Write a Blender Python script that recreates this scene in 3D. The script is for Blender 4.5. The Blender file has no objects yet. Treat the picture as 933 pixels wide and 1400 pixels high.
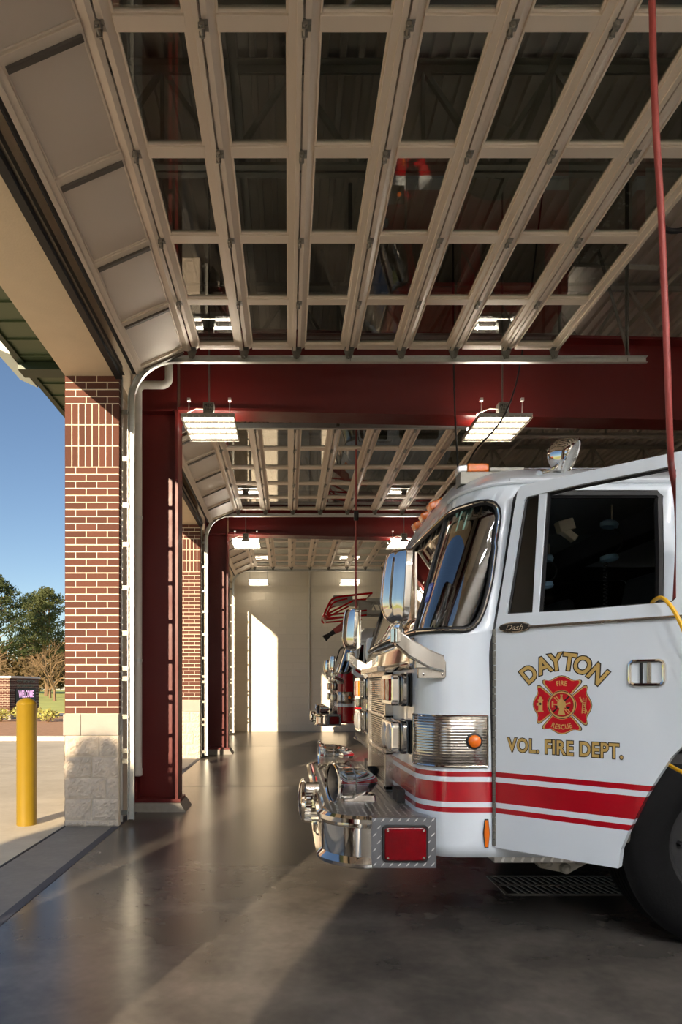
SKY_STR, SUN_STR, EXPOSURE, SKY_ELEV = .06, 4.9, 1.0, 32
TUBE, TUBE_FILL, TUBE_FILL_WEAK, TUBE_UP = 7, 106, 24, 30
import bpy, bmesh, math, random
from mathutils import Vector, Matrix, noise
from mathutils.geometry import delaunay_2d_cdt
R = math.radians
random.seed(7)
C = bpy.context.scene.collection
OFF = Vector((0, 0, 0))          # where the thing being built stands (truck builders move it)

# ------------------------------------------------------------------ materials
def new_mat(name):
    m = bpy.data.materials.new(name); m.use_nodes = True
    nt = m.node_tree; b = nt.nodes['Principled BSDF']
    return m, nt, b
def L(nt, a, b): nt.links.new(a, b)
def node(nt, t, **kw):
    n = nt.nodes.new(t)
    for k, v in kw.items(): setattr(n, k, v)
    return n
def sc(c):                       # sRGB 0-255 -> linear
    return tuple(((x/255)/12.92 if x/255 <= .04045 else ((x/255+.055)/1.055)**2.4) for x in c) + (1,)
def mat(name, col, rough=.5, metal=0, spec=.5, bump=0, bscale=40, var=0, vscale=6, coat=0, emit=None, estr=0, rvar=0):
    m, nt, b = new_mat(name)
    c = sc(col)
    b.inputs['Base Color'].default_value = c
    b.inputs['Roughness'].default_value = rough
    b.inputs['Metallic'].default_value = metal
    b.inputs['Specular IOR Level'].default_value = spec
    b.inputs['Coat Weight'].default_value = coat
    b.inputs['Coat Roughness'].default_value = .05
    if emit:
        b.inputs['Emission Color'].default_value = sc(emit); b.inputs['Emission Strength'].default_value = estr
    if bump or var or rvar:
        tc = node(nt, 'ShaderNodeTexCoord')
        n = node(nt, 'ShaderNodeTexNoise'); n.inputs['Scale'].default_value = vscale; n.inputs['Detail'].default_value = 5
        L(nt, tc.outputs['Object'], n.inputs['Vector'])
        if var:
            mx = node(nt, 'ShaderNodeMix', data_type='RGBA')
            mx.inputs[6].default_value = tuple(x*(1-var) for x in c[:3]) + (1,)
            mx.inputs[7].default_value = tuple(min(1, x*(1+var)) for x in c[:3]) + (1,)
            L(nt, n.outputs['Fac'], mx.inputs[0]); L(nt, mx.outputs[2], b.inputs['Base Color'])
        if rvar:
            mr = node(nt, 'ShaderNodeMapRange'); mr.inputs[1].default_value = .3; mr.inputs[2].default_value = .7
            mr.inputs[3].default_value = max(0, rough-rvar); mr.inputs[4].default_value = rough+rvar
            L(nt, n.outputs['Fac'], mr.inputs[0]); L(nt, mr.outputs[0], b.inputs['Roughness'])
        if bump:
            n2 = node(nt, 'ShaderNodeTexNoise'); n2.inputs['Scale'].default_value = bscale; n2.inputs['Detail'].default_value = 4
            L(nt, tc.outputs['Object'], n2.inputs['Vector'])
            bp = node(nt, 'ShaderNodeBump'); bp.inputs['Strength'].default_value = bump; bp.inputs['Distance'].default_value = .01
            L(nt, n2.outputs['Fac'], bp.inputs['Height']); L(nt, bp.outputs[0], b.inputs['Normal'])
    return m
def glass_mat(name, tint=(235, 240, 238), rough=.0, strength=1.0):
    """thin sheet of glass: each pane is a real slab; the outer face mirrors by Fresnel, the rest goes through tinted"""
    m = bpy.data.materials.new(name); m.use_nodes = True; nt = m.node_tree; nt.nodes.clear()
    out = node(nt, 'ShaderNodeOutputMaterial'); mix = node(nt, 'ShaderNodeMixShader')
    tr = node(nt, 'ShaderNodeBsdfTransparent'); tr.inputs[0].default_value = sc(tint)
    gl = node(nt, 'ShaderNodeBsdfGlossy'); gl.inputs['Roughness'].default_value = rough; gl.inputs[0].default_value = (1, 1, 1, 1)
    fr = node(nt, 'ShaderNodeFresnel'); fr.inputs[0].default_value = 1.5
    ge = node(nt, 'ShaderNodeNewGeometry')
    inv = node(nt, 'ShaderNodeMath', operation='SUBTRACT'); inv.inputs[0].default_value = 1
    mu = node(nt, 'ShaderNodeMath', operation='MULTIPLY'); mu2 = node(nt, 'ShaderNodeMath', operation='MULTIPLY'); mu2.inputs[1].default_value = strength
    L(nt, ge.outputs['Backfacing'], inv.inputs[1]); L(nt, fr.outputs[0], mu.inputs[0]); L(nt, inv.outputs[0], mu.inputs[1])
    L(nt, mu.outputs[0], mu2.inputs[0]); mu2.use_clamp = True
    L(nt, mu2.outputs[0], mix.inputs[0]); L(nt, tr.outputs[0], mix.inputs[1]); L(nt, gl.outputs[0], mix.inputs[2]); L(nt, mix.outputs[0], out.inputs[0])
    return m

M = {}
M['galv']    = mat('galvanized_steel', (196, 196, 190), .38, .75, var=.10, vscale=30)
M['galv_dark'] = mat('dull_galvanized_steel', (120, 118, 110), .45, .8, var=.15, vscale=30)
M['alu']     = mat('anodized_aluminium', (226, 211, 192), .42, .12, var=.03, vscale=3)
M['hinge'] = mat('hinge_steel', (150, 146, 136), .35, .5)
M['stile'] = mat('dark_panel_stile', (98, 92, 84), .4, .3)
M['alu_panel'] = mat('door_panel_aluminium', (208, 195, 180), .5, .08, var=.03, vscale=3)
M['chrome']  = mat('chrome', (235, 232, 226), .06, 1)
M['steel']   = mat('brushed_stainless', (200, 196, 190), .24, 1, rvar=.05, vscale=9)
M['black']   = mat('black_rubber', (22, 22, 23), .6)
M['tire']    = mat('tire_rubber', (11, 11, 12), .75, 0, .15, bump=.15, bscale=60)
M['dark']    = mat('dark_interior', (34, 33, 33), .6)
M['seal']    = mat('grey_blue_sealant', (70, 72, 80), .7)
M['red_steel'] = mat('oxblood_painted_steel', (88, 15, 12), .42, 0, .4, bump=.05, bscale=25, var=.08, vscale=4, rvar=.06)
M['pvc']     = mat('white_pvc', (205, 200, 190), .45)
M['joist']   = mat('grey_primed_joist', (168, 162, 150), .55, .2, var=.12, vscale=4)
M['deck']    = mat('galvanised_roof_deck', (206, 196, 184), .42, .25, var=.12, vscale=2)
M['limestone'] = mat('cut_limestone', (162, 156, 146), .8, bump=.12, bscale=60, var=.06, vscale=9)
M['split']   = mat('split_face_block', (206, 192, 174), .9, bump=.6, bscale=90, var=.14, vscale=30)
M['mortar']  = mat('cream_mortar', (226, 214, 192), .95, bump=.3, bscale=150)
M['stucco']  = mat('beige_stucco', (226, 208, 180), .85, bump=.15, bscale=60, var=.06, vscale=5)
M['green']   = mat('green_roof_metal', (84, 98, 72), .4, .3, var=.05, vscale=2)
M['green_dark'] = mat('dark_green_trim', (44, 58, 44), .4, .2)
M['white_metal'] = mat('white_trim_metal', (226, 226, 216), .35)
M['yellow']  = mat('yellow_bollard_paint', (134, 108, 14), .38, bump=.03, bscale=30, var=.06, vscale=8)
M['yellow_cord'] = mat('yellow_cord', (226, 172, 24), .45)
M['hose']    = mat('maroon_hose', (150, 62, 56), .5)
M['white_paint'] = mat('white_truck_paint', (216, 224, 230), .22, 0, .5, coat=.6)
M['cab_white'] = M['white_paint']
M['red_paint'] = mat('red_truck_paint', (176, 12, 22), .2, 0, .5, coat=.6)
M['tread']   = None
M['amber']   = mat('amber_lens', (226, 110, 14), .12, 0, .5, coat=.5, bump=.2, bscale=90)
M['red_lens'] = mat('red_lens', (112, 2, 14), .12, 0, .3, coat=0, bump=.35, bscale=14, var=.5, vscale=9)
M['clear_lens'] = mat('clear_lens', (220, 222, 220), .08, .6, bump=.3, bscale=70)
M['gold']    = mat('gold_leaf', (196, 164, 96), .4, .25, var=.14, vscale=40)
M['decal_black'] = mat('black_decal', (34, 28, 22), .4)
M['decal_red'] = mat('red_decal', (184, 6, 30), .3, coat=.4)
M['seat']    = mat('black_seat_vinyl', (46, 46, 49), .5, bump=.1)
M['bluegrey'] = mat('blue_grey_plastic', (120, 160, 184), .35)
M['cream']   = mat('cream_plastic', (190, 182, 158), .4)
M['tube']    = mat('fluorescent_tube', (255, 246, 230), .4, emit=(255, 240, 214), estr=TUBE)
M['tube_up'] = mat('added_uplight', (255, 250, 242), .4, emit=(255, 246, 230), estr=TUBE_UP)
M['tube_fill_weak'] = mat('weak_added_fill_tube', (255, 250, 242), .4, emit=(255, 248, 236), estr=TUBE_FILL_WEAK)  # weaker glow for the lamps added over the walkway
M['tube_fill'] = mat('added_fill_tube', (255, 252, 246), .4, emit=(246, 248, 255), estr=TUBE_FILL)  # strong fill glow for the lamps added behind the camera
M['reflector'] = mat('lamp_reflector', (150, 146, 138), .3, .5)
M['trim_white'] = mat('white_wire', (226, 220, 208), .4)
M['glass']   = glass_mat('door_pane_glass', (200, 204, 200), strength=1.5)
M['windshield'] = glass_mat('windshield_glass', (130, 140, 136), strength=4.2)
M['cabglass'] = glass_mat('tinted_cab_glass', (70, 74, 76), strength=1.6)
M['visor']   = mat('green_tint_band', (150, 184, 168), .2)
M['boomgrey'] = mat('grey_boom_paint', (150, 148, 140), .4)
M['sticker'] = mat('inspection_sticker', (150, 180, 225), .4)
M['sticker_blue'] = mat('blue_sticker', (50, 84, 190), .4)

def brick_mat(name, a, b_, c):
    m, nt, b = new_mat(name)
    ge = node(nt, 'ShaderNodeNewGeometry'); rp = node(nt, 'ShaderNodeValToRGB')
    cr = rp.color_ramp; cr.elements[0].color = sc(a); cr.elements[1].color = sc(c)
    e = cr.elements.new(.5); e.color = sc(b_)
    L(nt, ge.outputs['Random Per Island'], rp.inputs[0])
    tc = node(nt, 'ShaderNodeTexCoord'); n = node(nt, 'ShaderNodeTexNoise'); n.inputs['Scale'].default_value = 110; n.inputs['Detail'].default_value = 4
    L(nt, tc.outputs['Object'], n.inputs[0])
    mx = node(nt, 'ShaderNodeMix', data_type='RGBA', blend_type='MULTIPLY'); mx.inputs[0].default_value = .35
    L(nt, rp.outputs[0], mx.inputs[6]); L(nt, n.outputs['Fac'], mx.inputs[7]); L(nt, mx.outputs[2], b.inputs['Base Color'])
    bp = node(nt, 'ShaderNodeBump'); bp.inputs['Strength'].default_value = .3; bp.inputs['Distance'].default_value = .004
    L(nt, n.outputs['Fac'], bp.inputs['Height']); L(nt, bp.outputs[0], b.inputs['Normal'])
    b.inputs['Roughness'].default_value = .85
    return m
M['brick'] = brick_mat('red_brick', (86, 48, 35), (97, 55, 41), (106, 62, 48))

def block_mat(name, col, bw, bh):
    """painted concrete block: running bond in the surface's own metres"""
    m, nt, b = new_mat(name)
    tc = node(nt, 'ShaderNodeTexCoord'); mp = node(nt, 'ShaderNodeMapping')
    mp.inputs['Rotation'].default_value = (R(90), 0, 0)
    L(nt, tc.outputs['Object'], mp.inputs[0])
    br = node(nt, 'ShaderNodeTexBrick'); br.inputs['Scale'].default_value = 1
    br.inputs['Brick Width'].default_value = bw; br.inputs['Row Height'].default_value = bh
    br.inputs['Mortar Size'].default_value = .006; br.inputs['Mortar Smooth'].default_value = .6
    c = sc(col); br.inputs['Color1'].default_value = c; br.inputs['Color2'].default_value = tuple(x*.96 for x in c[:3])+(1,)
    br.inputs['Mortar'].default_value = tuple(x*.9 for x in c[:3])+(1,)
    L(nt, mp.outputs[0], br.inputs['Vector']); L(nt, br.outputs['Color'], b.inputs['Base Color'])
    bp = node(nt, 'ShaderNodeBump'); bp.inputs['Strength'].default_value = .5; bp.inputs['Distance'].default_value = .006; bp.invert = True
    L(nt, br.outputs['Fac'], bp.inputs['Height']); L(nt, bp.outputs[0], b.inputs['Normal'])
    b.inputs['Roughness'].default_value = .6
    return m
M['block'] = block_mat('painted_block', (226, 218, 202), .406, .203)

def concrete(name, c1, c2, rough, rv, spec=.5, bump=True):
    m, nt, b = new_mat(name)
    tc = node(nt, 'ShaderNodeTexCoord')
    def ns(scale, det, dist=0, stretch=None):
        n = node(nt, 'ShaderNodeTexNoise'); n.inputs['Scale'].default_value = scale; n.inputs['Detail'].default_value = det
        n.inputs['Distortion'].default_value = dist
        if stretch:
            mp = node(nt, 'ShaderNodeMapping'); mp.inputs['Scale'].default_value = stretch
            L(nt, tc.outputs['Object'], mp.inputs[0]); L(nt, mp.outputs[0], n.inputs[0])
        else: L(nt, tc.outputs['Object'], n.inputs[0])
        return n
    big = ns(.8, 4, .6); fine = ns(22, 6); mid = ns(3.0, 3, .3)
    mx = node(nt, 'ShaderNodeMix', data_type='RGBA'); mx.inputs[6].default_value = sc(c1); mx.inputs[7].default_value = sc(c2)
    ad = node(nt, 'ShaderNodeMath', operation='ADD'); hf = node(nt, 'ShaderNodeMath', operation='MULTIPLY'); hf.inputs[1].default_value = .5
    L(nt, big.outputs['Fac'], ad.inputs[0]); L(nt, mid.outputs['Fac'], ad.inputs[1]); L(nt, ad.outputs[0], hf.inputs[0])
    mr = node(nt, 'ShaderNodeMapRange', interpolation_type='SMOOTHSTEP'); mr.inputs[1].default_value = .28; mr.inputs[2].default_value = .72
    L(nt, hf.outputs[0], mr.inputs[0]); L(nt, mr.outputs[0], mx.inputs[0])
    m2 = node(nt, 'ShaderNodeMix', data_type='RGBA', blend_type='SOFT_LIGHT'); m2.inputs[0].default_value = .22
    L(nt, mx.outputs[2], m2.inputs[6]); L(nt, fine.outputs['Fac'], m2.inputs[7]); L(nt, m2.outputs[2], b.inputs['Base Color'])
    r = node(nt, 'ShaderNodeMapRange'); r.inputs[1].default_value = .3; r.inputs[2].default_value = .7
    r.inputs[3].default_value = rough-rv; r.inputs[4].default_value = rough+rv
    b.inputs['Roughness'].default_value = rough
    b.inputs['Specular IOR Level'].default_value = spec
    bp = node(nt, 'ShaderNodeBump'); bp.inputs['Strength'].default_value = .03; bp.inputs['Distance'].default_value = .004
    if bump: L(nt, fine.outputs['Fac'], bp.inputs['Height']); L(nt, bp.outputs[0], b.inputs['Normal'])
    return m
M['floor'] = concrete('polished_concrete', (66, 63, 59), (104, 98, 91), .26, .015, .5, False)
M['threshold'] = concrete('broomed_concrete', (128, 124, 118), (146, 141, 132), .6, .08)
M['apron'] = concrete('pale_concrete_apron', (206, 194, 170), (226, 215, 192), .8, .06)
M['kerb'] = concrete('white_kerb', (226, 220, 208), (240, 236, 226), .8, .06)

def tread_mat():
    """bright aluminium tread plate: raised diagonal lozenges, alternating"""
    m, nt, b = new_mat('aluminium_tread_plate')
    b.inputs['Metallic'].default_value = 1; b.inputs['Base Color'].default_value = sc((176, 176, 174)); b.inputs['Roughness'].default_value = .3
    return m
M['tread'] = tread_mat()
def grooved_mat():
    m, nt, b = new_mat('ribbed_stainless')
    b.inputs['Metallic'].default_value = 1; b.inputs['Base Color'].default_value = sc((206, 200, 190)); b.inputs['Roughness'].default_value = .2
    tc = node(nt, 'ShaderNodeTexCoord'); w = node(nt, 'ShaderNodeTexWave', bands_direction='Z'); w.inputs['Scale'].default_value = 22
    L(nt, tc.outputs['Object'], w.inputs[0])
    bp = node(nt, 'ShaderNodeBump'); bp.inputs['Strength'].default_value = .35; bp.inputs['Distance'].default_value = .004
    L(nt, w.outputs['Fac'], bp.inputs['Height']); L(nt, bp.outputs[0], b.inputs['Normal'])
    return m
M['grooved'] = grooved_mat()
M['side_tread'] = mat('dull_tread_plate', (118, 120, 124), .42, .6)
M['lozenge'] = mat('tread_lozenge', (214, 214, 210), .35, .5)
M['grate'] = mat('galvanised_grating', (150, 145, 135), .6, .1)

def striped_paint(name, base, bands, upper=None, inside=(30, 30, 31)):
    """truck paint: horizontal bands of colour by the body's own height (z0, z1, colour); the inner face of the sheet is dark trim"""
    m, nt, b = new_mat(name)
    tc = node(nt, 'ShaderNodeTexCoord'); sp = node(nt, 'ShaderNodeSeparateXYZ'); L(nt, tc.outputs['Object'], sp.inputs[0])
    cur = None
    def mixin(fac, col):
        nonlocal cur
        mx = node(nt, 'ShaderNodeMix', data_type='RGBA')
        if cur is None: mx.inputs[6].default_value = sc(base)
        else: L(nt, cur, mx.inputs[6])
        mx.inputs[7].default_value = sc(col); L(nt, fac, mx.inputs[0]); cur = mx.outputs[2]
    for z0, z1, col in bands:
        a = node(nt, 'ShaderNodeMath', operation='GREATER_THAN'); a.inputs[1].default_value = z0
        d = node(nt, 'ShaderNodeMath', operation='LESS_THAN'); d.inputs[1].default_value = z1
        p = node(nt, 'ShaderNodeMath', operation='MULTIPLY')
        L(nt, sp.outputs[2], a.inputs[0]); L(nt, sp.outputs[2], d.inputs[0]); L(nt, a.outputs[0], p.inputs[0]); L(nt, d.outputs[0], p.inputs[1])
        mixin(p.outputs[0], col)
    if cur is not None: L(nt, cur, b.inputs['Base Color'])
    else: b.inputs['Base Color'].default_value = sc(base)
    b.inputs['Roughness'].default_value = .24; b.inputs['Coat Weight'].default_value = .6; b.inputs['Coat Roughness'].default_value = .04
    return m

# ------------------------------------------------------------------ mesh collector
class MB:
    def __init__(s): s.v = []; s.f = []; s.fm = []; s.m = 0
    def add(s, vs, fs, m=None):
        o = len(s.v); s.v += [tuple(x) for x in vs]
        s.f += [tuple(i+o for i in f) for f in fs]; s.fm += [s.m if m is None else m]*len(fs)
    def box(s, x0, x1, y0, y1, z0, z1, m=None):
        s.add([(x0,y0,z0),(x1,y0,z0),(x1,y1,z0),(x0,y1,z0),(x0,y0,z1),(x1,y0,z1),(x1,y1,z1),(x0,y1,z1)],
              [(3,2,1,0),(4,5,6,7),(0,1,5,4),(1,2,6,5),(2,3,7,6),(3,0,4,7)], m)
    def obox(s, c, ax, ay, az, m=None):
        """box from centre and three half-axes"""
        c, ax, ay, az = map(Vector, (c, ax, ay, az))
        vs = [c+ax*i+ay*j+az*k for k in (-1,1) for (i,j) in ((-1,-1),(1,-1),(1,1),(-1,1))]
        fs = [(3,2,1,0),(4,5,6,7),(0,1,5,4),(1,2,6,5),(2,3,7,6),(3,0,4,7)]
        if ax.cross(ay).dot(az) < 0: fs = [f[::-1] for f in fs]
        s.add(vs, fs, m)
    def bar(s, p, q, w, h, up=(0,0,1), m=None):
        p, q = Vector(p), Vector(q); d = (q-p); u = Vector(up); sd = d.cross(u)
        if sd.length < 1e-6: sd = d.cross(Vector((1,0,0)))
        sd.normalize(); u2 = sd.cross(d).normalized()
        s.obox((p+q)/2, d/2, sd*w/2, u2*h/2, m)
    def tube(s, pts, r, n=8, cap=True, m=None):
        pts = [Vector(p) for p in pts]; rs = r if isinstance(r, (list, tuple)) else [r]*len(pts)
        prev = None; vs = []; fs = []
        for i, p in enumerate(pts):
            d = (pts[min(i+1, len(pts)-1)]-pts[max(i-1, 0)])
            d = d.normalized() if d.length > 1e-9 else Vector((0,0,1))
            if prev is None:
                a = d.cross(Vector((0,0,1)))
                if a.length < 1e-3: a = d.cross(Vector((1,0,0)))
                a.normalize()
            else:
                a = prev - d*prev.dot(d)
                a = a.normalized() if a.length > 1e-6 else d.orthogonal().normalized()
            prev = a; b = d.cross(a)
            vs += [p+(a*math.cos(2*math.pi*k/n)+b*math.sin(2*math.pi*k/n))*rs[i] for k in range(n)]
        for i in range(len(pts)-1):
            for k in range(n):
                k2 = (k+1) % n
                fs.append((i*n+k, i*n+k2, (i+1)*n+k2, (i+1)*n+k))
        if cap:
            fs.append(tuple(range(n))[::-1]); fs.append(tuple((len(pts)-1)*n+k for k in range(n)))
        s.add(vs, fs, m)
    def loop_tube(s, pts, r, n=8, m=None):
        """closed ring of tube"""
        pts = [Vector(p) for p in pts]; N = len(pts); vs = []; fs = []; prev = None
        for i, p in enumerate(pts):
            d = (pts[(i+1) % N]-pts[i-1]).normalized()
            if prev is None:
                a = d.orthogonal().normalized()
            else:
                a = prev-d*prev.dot(d); a.normalize()
            prev = a; b = d.cross(a)
            vs += [p+(a*math.cos(2*math.pi*k/n)+b*math.sin(2*math.pi*k/n))*r for k in range(n)]
        for i in range(N):
            for k in range(n):
                k2 = (k+1) % n; j = (i+1) % N
                fs.append((i*n+k, i*n+k2, j*n+k2, j*n+k))
        s.add(vs, fs, m)
    def lathe(s, prof, o, axis, n=28, m=None, cap0=True, cap1=True):
        """prof: (distance along axis, radius)"""
        o = Vector(o); d = Vector(axis).normalized(); a = d.orthogonal().normalized(); b = d.cross(a)
        vs = []; fs = []
        for (t, r) in prof:
            vs += [o+d*t+(a*math.cos(2*math.pi*k/n)+b*math.sin(2*math.pi*k/n))*max(r, 1e-4) for k in range(n)]
        for i in range(len(prof)-1):
            for k in range(n):
                k2 = (k+1) % n
                fs.append((i*n+k, i*n+k2, (i+1)*n+k2, (i+1)*n+k))
        if cap0: fs.append(tuple(range(n))[::-1])
        if cap1: fs.append(tuple((len(prof)-1)*n+k for k in range(n)))
        s.add(vs, fs, m)
    def prism(s, poly, f0, f1, m=None):
        """poly: 2-D points; f0/f1 map a 2-D point to the two end faces"""
        n = len(poly); vs = [f0(p) for p in poly]+[f1(p) for p in poly]
        fs = [tuple(range(n))[::-1], tuple(range(n, 2*n))]+[(i, (i+1) % n, n+(i+1) % n, n+i) for i in range(n)]
        s.add(vs, fs, m)
    def grid(s, pts, m=None, close=False):
        """rows of points -> quads"""
        h = len(pts); w = len(pts[0]); fs = []
        for i in range(h-1):
            for j in range(w if close else w-1):
                j2 = (j+1) % w
                fs.append((i*w+j, i*w+j2, (i+1)*w+j2, (i+1)*w+j))
        s.add([p for r in pts for p in r], fs, m)
    def build(s, name, mats, parent=None, smooth=False, bevel=0, recalc=True, base=None, solid=None, segs=2, weld=False):
        me = bpy.data.meshes.new(name)
        offs = OFF.copy()
        o = bpy.data.objects.new(name, me); C.objects.link(o)
        vs = [Vector(v)+offs for v in s.v]
        if parent is None:
            if base is None:
                xs = [v.x for v in vs]; ys = [v.y for v in vs]; zs = [v.z for v in vs]
                base = Vector(((min(xs)+max(xs))/2, (min(ys)+max(ys))/2, min(zs)))
            base = Vector(base); o.location = base; o['_w'] = tuple(base)
        else:
            pw = Vector(parent['_w']) if '_w' in parent else Vector((0,0,0))
            base = offs; o.parent = parent; o.location = base-pw; o['_w'] = tuple(base)
        me.from_pydata([v-base for v in vs], [], s.f)
        if not isinstance(mats, (list, tuple)): mats = [mats]
        for mm in mats: me.materials.append(mm)
        me.polygons.foreach_set('material_index', s.fm)
        if recalc or weld:
            bm = bmesh.new(); bm.from_mesh(me)
            if weld: bmesh.ops.remove_doubles(bm, verts=bm.verts, dist=1e-5)
            if recalc: bmesh.ops.recalc_face_normals(bm, faces=bm.faces)
            bm.to_mesh(me); bm.free()
        if smooth:
            me.polygons.foreach_set('use_smooth', [True]*len(me.polygons))
            try: me.set_sharp_from_angle(angle=R(38))
            except Exception: pass
        if solid:
            md = o.modifiers.new('Solidify', 'SOLIDIFY'); md.thickness = solid; md.offset = -1
            if len(mats) > 1: md.material_offset = 1; md.material_offset_rim = 0
        if bevel:
            md = o.modifiers.new('Bevel', 'BEVEL'); md.width = bevel; md.segments = segs; md.limit_method = 'ANGLE'; md.angle_limit = R(35)
        me.update()
        return o

def tag(o, label, cat, group=None, kind=None):
    if label: o['label'] = label
    if cat: o['category'] = cat
    if group: o['group'] = group
    if kind: o['kind'] = kind
    return o
def thing(name, label, cat, loc, group=None):
    o = bpy.data.objects.new(name, None); C.objects.link(o)
    o.location = Vector(loc)+OFF; o['_w'] = tuple(Vector(loc)+OFF); o.empty_display_size = .2
    return tag(o, label, cat, group)
def struct(o):
    o['kind'] = 'structure'; return o
def copy_tree(o, parent=None):
    c = o.copy(); C.objects.link(c)
    if parent is not None: c.parent = parent
    for ch in list(o.children): copy_tree(ch, c)
    return c
def dup(o, delta, label=None, group=None):
    c = copy_tree(o); c.location = o.location+Vector(delta)
    if label: c['label'] = label
    if group: c['group'] = group
    return c
def text_mesh(s, size, bold=0.0, shear=0.0, spacing=1.0):
    """outlined letters of the built-in font -> (verts 2-D, faces), centred on x, baseline at 0, cap height = size"""
    cu = bpy.data.curves.new('letters', 'FONT'); cu.body = s; cu.align_x = 'CENTER'; cu.offset = bold; cu.shear = shear
    cu.space_character = spacing; cu.resolution_u = 4
    ob = bpy.data.objects.new('letters', cu); C.objects.link(ob)
    dg = bpy.context.evaluated_depsgraph_get(); dg.update()
    me = bpy.data.meshes.new_from_object(ob.evaluated_get(dg))
    k = size/.69
    vs = [(v.co.x*k, v.co.y*k) for v in me.vertices]; fs = [tuple(p.vertices) for p in me.polygons]
    bpy.data.objects.remove(ob); bpy.data.meshes.remove(me); bpy.data.curves.remove(cu)
    return vs, fs
def arc(cx, cy, r, a0, a1, n):
    return [(cx+r*math.cos(R(a0+(a1-a0)*i/n)), cy+r*math.sin(R(a0+(a1-a0)*i/n))) for i in range(n+1)]
def rrect(x0, x1, y0, y1, r, n=4):
    return arc(x1-r, y1-r, r, 0, 90, n)+arc(x0+r, y1-r, r, 90, 180, n)+arc(x0+r, y0+r, r, 180, 270, n)+arc(x1-r, y0+r, r, 270, 360, n)
def inside(p, poly):
    x, y = p; c = False; n = len(poly)
    for i in range(n):
        x1, y1 = poly[i]; x2, y2 = poly[i-1]
        if (y1 > y) != (y2 > y) and x < (x2-x1)*(y-y1)/(y2-y1)+x1: c = not c
    return c
def resample(poly, step):
    out = []
    for i in range(len(poly)):
        a = Vector(poly[i]); b = Vector(poly[(i+1) % len(poly)]); n = max(1, int((b-a).length/step))
        for k in range(n): out.append(tuple(a+(b-a)*k/n))
    return out
def sheet(outer, holes=(), gridpts=(), margin=.012):
    """triangulated 2-D sheet with holes -> (verts, tris)"""
    vs = []; es = []
    for lp in [outer]+list(holes):
        o = len(vs); vs += [Vector(p) for p in lp]; es += [(o+i, o+(i+1) % len(lp)) for i in range(len(lp))]
    bd = list(vs)
    for g in gridpts:
        if inside(g, outer) and not any(inside(g, h) for h in holes):
            gv = Vector(g)
            if all((gv-b).length > margin for b in bd): vs.append(gv)
    r = delaunay_2d_cdt(vs, es, [], 0, 1e-6)
    ov, of = r[0], r[2]; out = []
    for f in of:
        c = sum((ov[i] for i in f), Vector((0,0)))/len(f)
        if inside(c, outer) and not any(inside(c, h) for h in holes): out.append(tuple(f))
    return [tuple(v) for v in ov], out
def smooth_path(pts, n=8):
    P_ = [Vector(p) for p in pts]; out = []
    for i in range(len(P_)-1):
        p0, p1, p2, p3 = P_[max(0, i-1)], P_[i], P_[i+1], P_[min(len(P_)-1, i+2)]
        for k in range(n):
            t = k/n; out.append(.5*((2*p1)+(-p0+p2)*t+(2*p0-5*p1+4*p2-p3)*t*t+(-p0+3*p1-3*p2+p3)*t**3))
    out.append(P_[-1]); return out
M['dark_chrome'] = mat('smoked_chrome', (150, 148, 146), .12, 1)
# ================================================================== the fire station's bay hall
PY = [0.5, 6.55, 12.6, 18.65]            # near faces of the brick piers along the front wall
PL = 1.85                                # a pier's length; bays repeat every 6.05 m
XO, XI = -2.15, -1.63                    # outer and inner face of the front wall
HZ = 4.33                                # door head
FARY, NEARY, BACKX = 19.95, -3.3, 15.0

# ---- ground and floor
def slab(name, mt, x0, x1, y0, y1, z0, z1):
    b = MB(); b.box(x0, x1, y0, y1, z0, z1); return struct(b.build(name, mt))
slab('floor', M['floor'], -1.66, BACKX, NEARY, FARY, -.15, 0)
slab('floor_threshold', M['threshold'], -2.14, -1.66, NEARY, FARY, -.15, 0.0)
slab('trim_1', M['seal'], -1.69, -1.625, NEARY, FARY, -.02, .0035)
slab('trim_2', M['dark'], -2.165, -2.145, -8, 20.5, -.05, .002)
slab('ground_apron', M['apron'], -14.5, -2.165, -20, 16.75, -.2, -.004)
b = MB()
for yy in (9.15, 15.2): b.box(-1.62, BACKX, yy, yy+.012, -.01, .0012)
for xx in (5.2,): b.box(xx, xx+.012, NEARY, FARY, -.01, .0012)
struct(b.build('floor_joint', M['dark']))
b = MB()
for yy in (11.4, 4.0): b.box(-14.5, -2.17, yy, yy+.02, -.03, -.002)
b.box(-7.2, -7.18, -20, 16.7, -.03, -.002)
struct(b.build('ground_joint', M['limestone']))

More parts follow.
